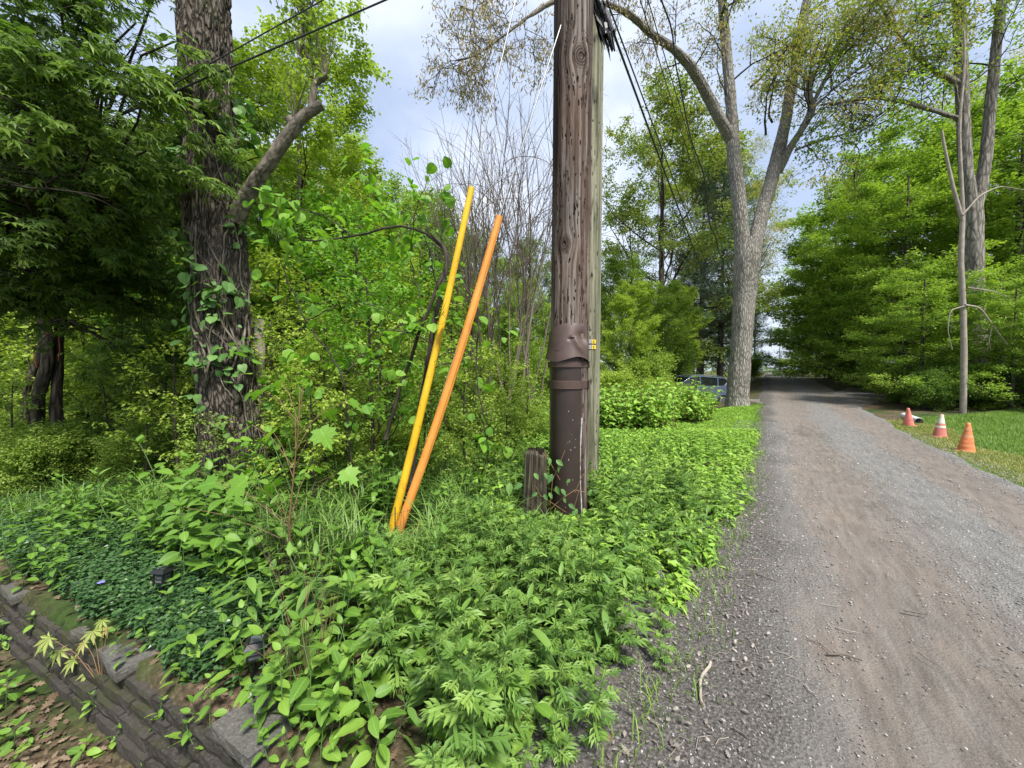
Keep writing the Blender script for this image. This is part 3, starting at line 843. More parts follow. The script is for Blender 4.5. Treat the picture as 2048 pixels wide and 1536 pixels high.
# ------------------------------------------------------------------ guy wires with plastic markers
def mk_guys():
    A = P(783, 1104, 3.2); A[2] = gz(A[0], A[1]) - .02
    def scuffed(name, c):
        m, nt, out = newmat(name); co = coord(nt); st = coord(nt, "Object", (6, 6, 1))
        a = ramp(nt, noise(nt, 4, 4, co), [(.3, tuple(q * .82 for q in c)), (.7, tuple(min(1, q * 1.12 + .012) for q in c))])
        a = mix(nt, ramp(nt, noise(nt, 7, 6, st, .7), [(.54, (0, 0, 0)), (.72, (.6, .6, .6))]), a, (.16, .10, .045))
        a = mix(nt, ramp(nt, noise(nt, 60, 3, co, .7), [(.64, (0, 0, 0)), (.7, (.7, .7, .7))]), a, (.09, .065, .035))
        princ(nt, out, a, .55, .3, bump(nt, noise(nt, 90, 3, co), .2, .003)); return m
    M['yel'] = scuffed("yellow_plastic", (.66, .40, .012))
    M['ora'] = scuffed("orange_plastic", (.68, .26, .045))
    M['steel'] = plain("galvanised_wire", (.42, .42, .42), .4, .5, .7, .1)
    M['black'] = plain("black_plastic", (.012, .012, .013), .35, .5)
    for nm, off, topx, topy, ty, mat, lab, rr, bow in (
        ("yellow", -.035, 1140, -465, 375, M['yel'], "smooth yellow plastic marker tube leaning on the left guy wire, the taller of the two", (.037, .027), .02),
        ("orange", .028, 1135, 10, 433, M['ora'], "ribbed orange plastic marker tube leaning on the lower guy wire beside the yellow one", (.040, .030), .035)):
        a = A + np.array([off, -.01 if off > 0 else .03, .0]); b = P(topx, topy, 3.55)
        t = np.linspace(0, 1, 2000)[:, None]; L_ = a + (b - a) * t
        d = L_ - np.array([0, 0, CAMZ]); dep = d[:, 1] * _cp - d[:, 2] * _sp; up = d[:, 1] * _sp + d[:, 2] * _cp
        py = 768 - FPX * up / dep
        k = int(np.argmin(np.abs(py - ty))); end = L_[k]
        r = empty("guy_marker", a); tag(r, lab, "guy wire marker")
        n = 60; s = np.linspace(0.02, 1, n)[:, None]
        pts = (end - a) * s; ax = (end - a) / np.linalg.norm(end - a)
        side = np.cross(ax, [0, 1, 0]); side /= np.linalg.norm(side)
        pts = pts - side * (np.sin(s * math.pi) * bow)
        rad = rr[0] + (rr[1] - rr[0]) * s[:, 0]
        cols = 40; th = np.arange(cols) * 2 * math.pi / cols
        u = np.cross(ax, [0, 1., 0]); u /= np.linalg.norm(u); w = np.cross(ax, u)
        mod = np.ones((n, cols))
        if nm == "orange": mod = 1 + .10 * np.sign(np.sin(th * 7))[None] * sstep(.1, .5, s) * .6
        else: mod = 1 - .10 * np.exp(-((th - 4.2) / .12) ** 2)[None] * np.ones((n, 1))
        V = pts[:, None] + (rad[:, None] * mod)[..., None] * (np.cos(th)[None, :, None] * u + np.sin(th)[None, :, None] * w)
        i = np.arange(n - 1)[:, None] * cols; j = np.arange(cols)[None]; j2 = (j + 1) % cols
        mb = MB(); mb.add(V.reshape(-1, 3), np.stack([i + j, i + j2, i + cols + j2, i + cols + j], -1).reshape(-1, 4), 0, True)
        c = V[-1]; mb.add(np.vstack([c, c.mean(0)]), np.stack([np.arange(cols), (np.arange(cols) + 1) % cols, np.full(cols, cols)], -1), 0)
        mb.build("marker_tube", mat, r)
        if nm == "orange":
            for q in (.05, .065):
                mb = MB(); mb.tube([(end - a) * q - w * .052, (end - a) * q - w * .057], .007, 6, 0, True)
                mb.build("vent_hole", M['black'], r)
        wp = a + (b - a) * np.linspace(-.01, 1, 30)[:, None]
        mb = MB(); mb.tube(wp, .0065, 5, 0)
        tag(mb.build("guy_wire", M['steel']), "thin pale steel guy wire running up from the %s marker tube to the pole" % nm, "wire", "guy wires")
mk_guys()

# ------------------------------------------------------------------ overhead lines
def sagline(name, a, b, sag, r, label, mat, group="overhead lines", wig=0):
    t = np.linspace(0, 1, 60)[:, None]
    pts = np.asarray(a) + (np.asarray(b) - np.asarray(a)) * t; pts[:, 2] -= (4 * sag * t * (1 - t))[:, 0]
    if wig:
        pts[:, 0] += wig * (fbm(np.c_[t[:, 0] * 9, t[:, 0] * 0, t[:, 0] * 0], 4, 2) - .5)
    mb = MB(); mb.tube(pts, r, 6, 0)
    return tag(mb.build(name, mat), label, "cable", group)
def mk_lines():
    bl = M['black']
    sagline("phone_cable", P(1150, -165, 3.75), P(238, 232, 3.75), .0, .0085, "thicker lower black cable crossing in front of the vine covered trunk", bl)
    sagline("phone_cable", P(1110, -262, 3.75), P(246, 226, 3.70), .0, .006, "thinner upper black cable crossing the vine covered trunk just above the thick one", bl)
    far = np.array([P(1508, 668, 62)[0], 62, P(1508, 668, 62)[2]])
    sagline("power_cable", P(1192, -30, 3.85), P(1506, 664, 60), 3.2, .014, "thick black cable coming out of the torn splice and running off along the lane", bl)
    sagline("power_cable", P(1200, -36, 3.85), P(1509, 664, 60), 2.6, .009, "second black cable hanging just beside the thick splice cable", bl)
    sagline("thin_line", P(1262, -60, 4.4), P(1504, 658, 60), 1.2, .007, "thin single wire in the open sky, nearer the splice", bl)
    sagline("thin_line", P(1278, -60, 4.4), P(1511, 658, 60), 1.2, .007, "thin single wire in the open sky, nearer the forked oak", bl)
    sagline("drooping_cable", P(1322, -40, 6), P(1464, 600, 14.2), .5, .014, "slack dark wire drooping across the leaning limb of the forked oak", bl, wig=.3)
    # torn splice enclosure
    a = P(1178, -45, 3.82); b = P(1224, 98, 3.95); ax = (b - a); ln = np.linalg.norm(ax); ax /= ln
    r = empty("cable_splice", a); tag(r, "torn black splice sleeve hanging open on the cables at the top of the pole", "cable splice")
    rng = np.random.default_rng(5)
    u = np.cross(ax, [0, 1., 0]); u /= np.linalg.norm(u); w = np.cross(ax, u)
    mb = MB(); n = 24; cols = 18
    s = np.linspace(0, .8, n); th = np.linspace(.3, 2 * math.pi - .5, cols)
    V = []
    for k in range(n):
        for c in range(cols):
            rr = .05 + .008 * rng.random() + .01 * math.sin(s[k] * 9 + c)
            V.append(ax * s[k] * ln + rr * (math.cos(th[c]) * u + math.sin(th[c]) * w))
    mb.add(V, [(k * cols + c, k * cols + c + 1, (k + 1) * cols + c + 1, (k + 1) * cols + c) for k in range(n - 1) for c in range(cols - 1)], 0)
    mb.build("sleeve", bl, r)
    mb = MB()
    for k in range(30):
        s0 = rng.uniform(.1, .7); t = rng.uniform(0, 6.28); rr = .05
        p = ax * s0 * ln + rr * (math.cos(t) * u + math.sin(t) * w); L0 = rng.uniform(.08, .30)
        q = p + ax * L0 + rng.normal(0, .02, 3) + np.array([0, 0, -.04]); wd = rng.uniform(.006, .02)
        m_ = (p + q) / 2 + rng.normal(0, .01, 3)
        mb.add([p - u * wd, p + u * wd, m_ + u * wd, q, m_ - u * wd], [(0, 1, 2, 3, 4)], 0)
    mb.build("torn_strip", bl, r)
    mb = MB()
    for k in range(7):
        o_ = rng.normal(0, .02, 3)
        mb.tube([o_, ax * ln * .5 + o_ * 2, ax * ln * 1.02 + o_ * .6], .009, 6)
    mb.build("inner_cable", bl, r)
mk_lines()
# ------------------------------------------------------------------ tree building
def unit(v): return v / (np.linalg.norm(v) + 1e-9)

def wander(rng, p, d, Ln, n, curl, up):
    pts = [np.array(p, float)]; d = unit(np.array(d, float)); st = Ln / n
    for _ in range(n):
        d = unit(d + curl * rng.normal(0, 1, 3) + np.array([0, 0, up]))
        pts.append(pts[-1] + d * st)
    return np.array(pts)

def branch_out(rng, mb, pts, r0, r1, specs, sites, lvl=0, t0=.25, mat=0):
    """children along pts; the last level gives the leaf sites"""
    sp = specs[lvl]; n = rng.integers(sp['n'][0], sp['n'][1] + 1)
    seg = np.linalg.norm(np.diff(pts, axis=0), axis=1); cum = np.r_[0, np.cumsum(seg)]; Lp = cum[-1]
    az = rng.random() * 6.28
    for k in range(n):
        t = sp.get('t0', t0) + (1 - sp.get('t0', t0)) * (k + rng.random() * .9) / n
        t = min(t, .995); s = t * Lp; i = min(np.searchsorted(cum, s) - 1, len(pts) - 2); i = max(i, 0)
        f = (s - cum[i]) / (seg[i] + 1e-9); p = pts[i] + (pts[i + 1] - pts[i]) * f
        ax = unit(pts[i + 1] - pts[i])
        az += 2.4 + rng.normal(0, .4)
        a = unit(np.cross(ax, [0.3, 0.2, 1] if abs(ax[2]) < .9 else [1, 0, 0])); b = np.cross(ax, a)
        if sp.get('flat') and abs(ax[2]) < .75:
            side = unit(np.cross(ax, [0, 0, 1])) * (1 if k % 2 else -1); rad = side + np.array([0, 0, rng.normal(0, .18)])
        else: rad = math.cos(az) * a + math.sin(az) * b
        an = math.radians(sp['ang'] + rng.normal(0, 9))
        d = unit(math.cos(an) * ax + math.sin(an) * unit(rad))
        Ln = sp['len'] * (1 - sp.get('taper', .45) * t) * rng.uniform(.75, 1.25)
        rr = max((r0 + (r1 - r0) * t) * sp.get('rr', .55), sp.get('rmin', .003))
        q = wander(rng, p, d, Ln, sp.get('seg', 4), sp.get('curl', .12), sp.get('up', .05))
        if sp.get('draw', True): mb.tube(q, np.linspace(rr, rr * .35, len(q)), sp.get('sides', 4), mat)
        if lvl + 1 < len(specs): branch_out(rng, mb, q, rr, rr * .35, specs, sites, lvl + 1, mat=mat)
        else:
            for j in range(1, len(q)): sites.append((q[j], unit(q[j] - q[j - 1])))

def leaves_on(rng, mb, sites, tpl, N, size, m=1, spread=.12, tilt=.5, droop=.3, along=.5, sv=.3, clump=0):
    S = np.array([s[0] for s in sites]); D = np.array([s[1] for s in sites])
    if clump:     # thin the sites into clumps so the sky shows between them
        keep = fbm(S * clump, 77, 2) > .47; S, D = S[keep], D[keep]
    i = rng.integers(0, len(S), N)
    pos = S[i] + rng.normal(0, spread, (N, 3)) * np.array([1, 1, .6])
    d = D[i] * along + rng.normal(0, .7, (N, 3)) * np.array([1, 1, .45]); d[:, 2] -= droop
    nn = np.array([0, 0, 1.]) + rng.normal(0, tilt, (N, 3))
    mb.scatter(tpl, pos, d, nn, size * rng.uniform(1 - sv, 1 + sv, N), m)

def trunk_mesh(mb, pts, rad, cols=40, rows=None, amp=.02, f=6, fz=1.5, seed=3, flare=0, m=0):
    """displaced trunk along a polyline"""
    pts = np.asarray(pts, float); rad = np.asarray(rad, float)
    seg = np.linalg.norm(np.diff(pts, axis=0), axis=1); cum = np.r_[0, np.cumsum(seg)]
    rows = rows or max(8, int(cum[-1] / .12))
    s = np.linspace(0, cum[-1], rows)
    # smooth interpolation (Catmull-like by repeated averaging)
    C = np.stack([np.interp(s, cum, pts[:, k]) for k in range(3)], 1); R = np.interp(s, cum, rad)
    w = max(1, rows // (len(pts) * 3))
    for _ in range(2):
        K = np.ones(2 * w + 1) / (2 * w + 1)
        Cp = np.pad(C, ((w, w), (0, 0)), 'reflect', reflect_type='odd'); C2 = np.stack([np.convolve(Cp[:, k], K, 'valid') for k in range(3)], 1)
        C = C2
    t = np.gradient(C, axis=0); t /= np.linalg.norm(t, axis=1, keepdims=True)
    ref = np.array([0, 1., 0]) if abs(t[:, 1]).mean() < .8 else np.array([1., 0, 0])
    a = np.cross(t, ref); a /= np.linalg.norm(a, axis=1, keepdims=True); b = np.cross(t, a)
    th = np.linspace(0, 2 * math.pi, cols, endpoint=False)
    TH, S = np.meshgrid(th, s)
    RR = R[:, None] * np.ones(cols)
    if flare: RR = RR * (1 + flare * np.exp(-S / .35) * (1 + .5 * np.sin(TH * 5 + seed)))
    cx, sy = np.cos(TH) * R[:, None], np.sin(TH) * R[:, None]
    n1 = fbm(np.stack([cx * f, sy * f, S * fz], -1), seed, 3)
    n2 = fbm(np.stack([cx * f * 3, sy * f * 3, S * fz * 2.2], -1), seed + 9, 2)
    ridge = 1 - np.abs(n2 - .5) * 4
    RR = RR + amp * (n1 - .5) * 1.6 + amp * np.clip(.6 - ridge, -.6, .4)
    V = C[:, None] + RR[..., None] * (np.cos(TH)[..., None] * a[:, None] + np.sin(TH)[..., None] * b[:, None])
    i = np.arange(rows - 1)[:, None] * cols; j = np.arange(cols)[None]; j2 = (j + 1) % cols
    mb.add(V.reshape(-1, 3), np.stack([i + j, i + j2, i + cols + j2, i + cols + j], -1).reshape(-1, 4), m, True)
    top = V[-1]; mb.add(np.vstack([top, top.mean(0)]), np.stack([np.arange(cols), (np.arange(cols) + 1) % cols, np.full(cols, cols)], -1), m, False)
    return C, R

def make_tree(name, H, r0, specs, N, leaf, lm, bark, seed, size=.09, crown0=.3, lean=(0, 0), tilt=.5, droop=.3, spread=.12, clump=0, curl=.05, wood='twigdark', fork=0):
    rng = np.random.default_rng(seed)
    root = empty(name)
    tr = MB()
    n = 12; t = np.linspace(0, 1, n)
    pts = np.stack([lean[0] * t ** 1.5 + curl * H * .25 * (fbm(np.stack([t * 3, t * 0, t * 0], -1), seed, 2) - .5), lean[1] * t ** 1.5 + curl * H * .25 * (fbm(np.stack([t * 3, t * 0 + 5, t * 0], -1), seed, 2) - .5), t * H * .93], 1)
    pts[:, :2] -= pts[0, :2]; pts[0, 2] = -.3
    rad = r0 * (1 - .85 * t) + .01
    trunk_mesh(tr, pts, rad, 18, None, r0 * .09, 3 / r0 * .25, 1.2, seed, .5)
    cr = MB(); sites = []
    branch_out(rng, cr, pts[int(crown0 * n):], r0 * (1 - .85 * crown0), .02, specs, sites, 0, .0)
    leaves_on(rng, cr, sites, leaf, N, size, 1, spread, tilt, droop, clump=clump)
    tr.build("trunk", M[bark], root)
    cr.build("crown", [M[wood], M[lm]], root)
    return Proto(root)

S_WOOD = lambda L1, a1=58: [dict(n=(16, 20), len=L1, ang=a1, up=.10, seg=6, sides=5, curl=.14, rr=.5, taper=.5),
                           dict(n=(7, 9), len=L1 * .42, ang=45, up=.05, seg=4, sides=4, curl=.16, rr=.5),
                           dict(n=(5, 7), len=L1 * .2, ang=42, up=.02, seg=3, sides=3, curl=.2, rr=.5, rmin=.004)]
S_FLAT = lambda L1: [dict(n=(26, 30), len=L1, ang=72, up=.03, seg=6, sides=5, curl=.08, rr=.42, taper=.55),
                    dict(n=(8, 11), len=L1 * .38, ang=48, up=-.01, seg=4, sides=3, curl=.1, rr=.5, flat=1, t0=.2),
                    dict(n=(4, 6), len=L1 * .16, ang=45, up=-.03, seg=3, sides=3, curl=.1, rr=.5, flat=1, rmin=.003, t0=.15)]
S_BUSH = lambda L1: [dict(n=(20, 26), len=L1, ang=38, up=.10, seg=5, sides=4, curl=.15, rr=.6, t0=.0),
                    dict(n=(7, 9), len=L1 * .38, ang=48, up=.0, seg=3, sides=3, curl=.2, rr=.55, rmin=.003),
                    dict(n=(3, 5), len=L1 * .18, ang=45, up=-.02, seg=2, sides=3, curl=.2, rr=.5, rmin=.002)]

rmap = make_tree("maple_tree", 9.5, .13, S_FLAT(3.6), 46000, T_DIAM, 'rmaple', 'bark_dark', 11, .105, .08, tilt=.28, droop=.12, spread=.10)
rmap2 = make_tree("maple_tree", 7.0, .10, S_FLAT(3.0), 36000, T_DIAM, 'rmaple', 'bark_dark', 12, .10, .06, tilt=.28, droop=.12, spread=.10)
wood1 = make_tree("woodland_tree", 12, .16, S_WOOD(4.2), 52000, T_DIAM, 'lime', 'bark_dark', 21, .12, .14)
wood2 = make_tree("woodland_tree", 10, .13, S_WOOD(3.4), 44000, T_DIAM, 'fresh', 'bark_grey', 22, .11, .12)
wood3 = make_tree("woodland_tree", 11, .14, S_WOOD(3.8), 44000, T_DIAM, 'mid', 'bark_dark', 23, .11, .12)
oak1 = make_tree("oak_tree", 15, .24, S_WOOD(6.4, 60), 38000, T_DIAM, 'oakleaf2', 'bark_dark', 31, .14, .22, clump=.6, spread=.16)
oak2 = make_tree("oak_tree", 16, .26, S_WOOD(5.6, 50), 14000, T_DIAM_N, 'oakleaf', 'bark_grey', 32, .14, .32, clump=.7, spread=.2, droop=.8)
bush1 = make_tree("woodland_shrub", 1.5, .03, S_BUSH(1.9), 15000, T_DIAM, 'fresh', 'twigdark', 41, .075, .0, spread=.09, curl=.0)
bush2 = make_tree("woodland_shrub", 1.2, .025, S_BUSH(1.5), 13000, T_DIAM, 'lime', 'twigdark', 42, .07, .0, spread=.08)
bush3 = make_tree("woodland_shrub", 1.4, .025, S_BUSH(1.7), 12000, T_DIAM, 'mid', 'twigdark', 43, .075, .0, spread=.09)

S_OPEN = lambda L1: [dict(n=(13, 16), len=L1, ang=60, up=.04, seg=6, sides=4, curl=.16, rr=.5, t0=.12, taper=.5),
                    dict(n=(6, 8), len=L1 * .42, ang=48, up=.0, seg=4, sides=3, curl=.18, rr=.5, rmin=.0025, flat=1)]
open1 = make_tree("open_sapling", 3.6, .022, S_OPEN(1.25), 1900, T_OVLO, 'lime', 'twigdark', 61, .085, .12, tilt=.45, droop=.35, spread=.05, curl=.12)
open2 = make_tree("open_sapling", 2.8, .018, S_OPEN(1.05), 1500, T_OVLO, 'fresh', 'twigdark', 62, .075, .10, tilt=.45, droop=.35, spread=.05, curl=.15)
open3 = make_tree("open_sapling", 4.4, .028, S_OPEN(1.5), 2300, T_OVLO, 'bigleaf', 'twigdark', 63, .09, .2, tilt=.45, droop=.4, spread=.06, curl=.1)
def make_pine(seed=51):
    rng = np.random.default_rng(seed); root = empty("pine_tree"); tr = MB(); H = 17
    pts = np.stack([np.zeros(10), np.zeros(10), np.linspace(-.3, H, 10)], 1)
    trunk_mesh(tr, pts, np.linspace(.24, .03, 10), 16, None, .02, 6, 1.2, seed, .3)
    cr = MB(); sites = []
    for k in range(30):
        z = 3.0 + 13.6 * k / 30; L1 = 3.6 * (1 - (z / 18.5) ** 1.6) + .4
        for a in range(5):
            an = a * 1.2566 + k * .7 + rng.normal(0, .2)
            q = wander(rng, (0, 0, z), (math.cos(an), math.sin(an), .05), L1 * rng.uniform(.7, 1.2), 7, .06, .03)
            cr.tube(q, np.linspace(.035, .008, 8), 4, 0)
            branch_out(rng, cr, q, .025, .008, [dict(n=(9, 12), len=.8, ang=50, up=.03, seg=3, sides=3, curl=.1, flat=1, rmin=.004, t0=.2)], sites)
    S = np.array([s[0] for s in sites]); D = np.array([s[1] for s in sites]); N = 42000; i = rng.integers(0, len(S), N)
    cr.scatter(T_NEEDLE, S[i] + rng.normal(0, .07, (N, 3)), D[i] + rng.normal(0, .6, (N, 3)) + np.array([0, 0, .3]), rng.normal(0, 1, (N, 3)), .28, 1)
    tr.build("trunk", M['bark_dark'], root); cr.build("crown", [M['twigdark'], M['needle']], root)
    return Proto(root)
pine = make_pine()

# ------------------------------------------------------------------ the big vine covered trunk
def poly(Y, *pp):
    return np.array([P(x, y, Y + (q[0] if q else 0)) for x, y, *q in pp])

def mk_vine_tree():
    Y = 4.25; b = P(468, 985, Y); b[2] = gz(b[0], b[1]) - .1
    root = empty("vine_covered_tree", b)
    tag(root, "broad furrowed tree trunk with leafy vines climbing it and one sawn off limb", "tree")
    cen = [(474, 1050, .35), (472, 960, .32), (466, 880, .285), (455, 780, .265), (447, 640, .258), (437, 500, .253), (425, 380, .255), (414, 200, .235), (408, 0, .228), (403, -400, .215), (399, -900, .19)]
    pts = np.array([P(x, y, Y) for x, y, _ in cen]); pts[0, 2] = b[2]; rad = np.array([c[2] for c in cen])
    tr = MB(); C, R = trunk_mesh(tr, pts - b, rad, 250, 620, .040, 11, 2.2, 8, .12)
    tr.build("trunk", M['bark_a'], root)
    # lopped limb
    lm = MB()
    L1 = [(470, 440, 0), (492, 395, -.05), (520, 350, -.1), (548, 312, -.12), (572, 275, -.14), (596, 248, -.15)]
    trunk_mesh(lm, np.array([P(x, y, Y + q) for x, y, q in L1]) - b, [.10, .078, .070, .066, .064, .062], 50, 90, .010, 14, 5, 4)
    trunk_mesh(lm, np.array([P(x, y, Y - .15) for x, y in ((590, 250), (612, 228), (645, 210))]) - b, [.056, .052, .047], 36, 40, .008, 14, 5, 5)
    trunk_mesh(lm, np.array([P(x, y, Y - .15) for x, y in ((590, 265), (583, 246), (578, 236))]) - b, [.048, .046, .042], 30, 16, .006, 14, 5, 6)
    trunk_mesh(lm, np.array([P(x, y, Y - .15) for x, y in ((622, 228), (626, 190), (630, 165), (654, 150))]) - b, [.042, .038, .034, .026], 30, 30, .01, 14, 5, 7)
    q = np.array([P(x, y, Y - .15) for x, y in ((652, 155), (636, 135), (612, 110), (606, 80), (607, 40), (600, -20), (590, -90))]) - b
    lm.tube(q, np.linspace(.02, .010, 7), 6)
    lm.build("sawn_limb", M['bark_smooth'], root)
    rng = np.random.default_rng(6); sp = MB(); sites = []
    for k in range(34):
        s = [(652, 150), (625, 165), (607, 60), (590, 240), (600, 110)][k % 5]
        p = P(s[0], s[1], Y - .15) - b
        d = np.array([rng.uniform(-.45, .6), rng.uniform(-.3, .3), 1.0])
        w = wander(rng, p, d, rng.uniform(.5, 1.15), 8, .07, .05); sp.tube(w, np.linspace(.006, .002, 9), 4, 0)
        branch_out(rng, sp, w, .005, .002, [dict(n=(4, 6), len=.28, ang=40, up=.04, seg=3, sides=3, rmin=.0015)], sites)
    leaves_on(rng, sp, sites, T_OVLO, 1000, .058, 1, .03, .7, .25, .4)
    sp.build("sprouts", [M['twig'], M['fresh']], root)
    # upper limbs and the crown well above the picture
    cr = MB(); sites = []
    top = pts[-1] - b
    for k in range(7):
        an = k * .9; q = wander(rng, top + np.array([0, 0, -.6 + .1 * k]), (math.cos(an), math.sin(an), 1.1), 4, 7, .1, .02)
        cr.tube(q, np.linspace(.11, .03, 8), 7, 0)
        branch_out(rng, cr, q, .07, .02, [dict(n=(6, 8), len=1.5, ang=45, seg=4), dict(n=(5, 6), len=.5, ang=40, seg=3, sides=3)], sites, t0=.5)
    leaves_on(rng, cr, sites, T_DIAM, 6000, .13, 1, .15, .6, .3)
    cr.build("crown", [M['bark_smooth'], M['fresh']], root)
    # vines
    vr = empty("climbing_vine", b); tag(vr, "round leaved green vine climbing up the broad furrowed trunk", "vine")
    vm = MB(); lf = []; zt = C[:, 2]
    def surf(z, th, off=.02):
        k = np.clip(np.interp(z, zt, np.arange(len(zt))), 0, len(zt) - 1).astype(int)
        return C[k] + (R[k] + off) * np.array([math.cos(th), math.sin(th), 0])
    for k in range(26):
        th = rng.uniform(math.pi * 1.0, math.pi * 2.05); z = rng.uniform(-.0, 3.4); p = []
        dz = rng.uniform(.05, .11); da = rng.normal(0, .05)
        for j in range(rng.integers(12, 34)):
            p.append(surf(z, th, .03 + .012 * math.sin(j))); z += dz; da += rng.normal(0, .06); da *= .85; th += da
            if z > 5.6: break
        if len(p) > 3: vm.tube(np.array(p), np.linspace(rng.uniform(.004, .013), .003, len(p)), 5, 0, jit=.3, rng=rng)
    vm.build("vine_stem", M['bark_smooth'], vr)
    lv = MB()
    def put(n, z0, z1, t0, t1, size, off=(.04, .16)):
        nc = max(3, n // 7); ci = rng.integers(0, nc, n); zc = rng.uniform(z0, z1, nc); tc_ = rng.uniform(t0, t1, nc)
        z = zc[ci] + rng.normal(0, .085, n); th = tc_[ci] + rng.normal(0, .22, n); size = size * .92
        p = np.array([surf(zz, tt, rng.uniform(*off)) for zz, tt in zip(z, th)])
        out = np.stack([np.cos(th), np.sin(th), 0 * th], 1)
        d = out * .5 + rng.normal(0, .6, (n, 3)); d[:, 2] -= .5
        lv.scatter(T_ROUND if size > .1 else T_HEART, p, d, out * .6 + rng.normal(0, .4, (n, 3)) + np.array([0, 0, .8]), size * rng.uniform(.35, 1.2, n), 0)
    F0, F1 = math.pi * 1.15, math.pi * 1.95
    zz = lambda py: P(430, py, Y)[2] - b[2]
    put(34, zz(470), zz(330), F0, F1, .13); put(30, zz(340), zz(130), F0 + .4, F1, .11)
    put(80, zz(740), zz(560), F0, F1 + .1, .125); put(26, zz(560), zz(470), F0, F1, .11)
    put(22, zz(860), zz(740), F0 + .5, F1, .10); put(30, zz(960), zz(850), F0, F1, .10)
    put(55, zz(420), zz(100), math.pi * 1.85, math.pi * 2.15, .12, (.03, .22)); put(26, zz(700), zz(420), math.pi * .9, math.pi * 1.12, .11)
    put(60, zz(720), zz(520), math.pi * 1.0, math.pi * 2.1, .09, (.02, .1))
    lv.build("vine_leaves", M['heart'], vr)
    # torn pale wood behind the trunk
    s = P(516, 690, Y + .45); s[2] = gz(s[0], s[1])
    sr = empty("broken_snag", s); tag(sr, "pale splintered snag standing just behind the broad vine covered trunk", "dead tree")
    sm = MB(); trunk_mesh(sm, np.array([[0, 0, -.1], [0, 0, 1.0], [.02, 0, P(522, 640, Y + .5)[2] - s[2]]]), [.085, .07, .05], 30, 60, .02, 12, 1.2, 2)
    sm.build("snag_wood", M['palewood'], sr)
mk_vine_tree()

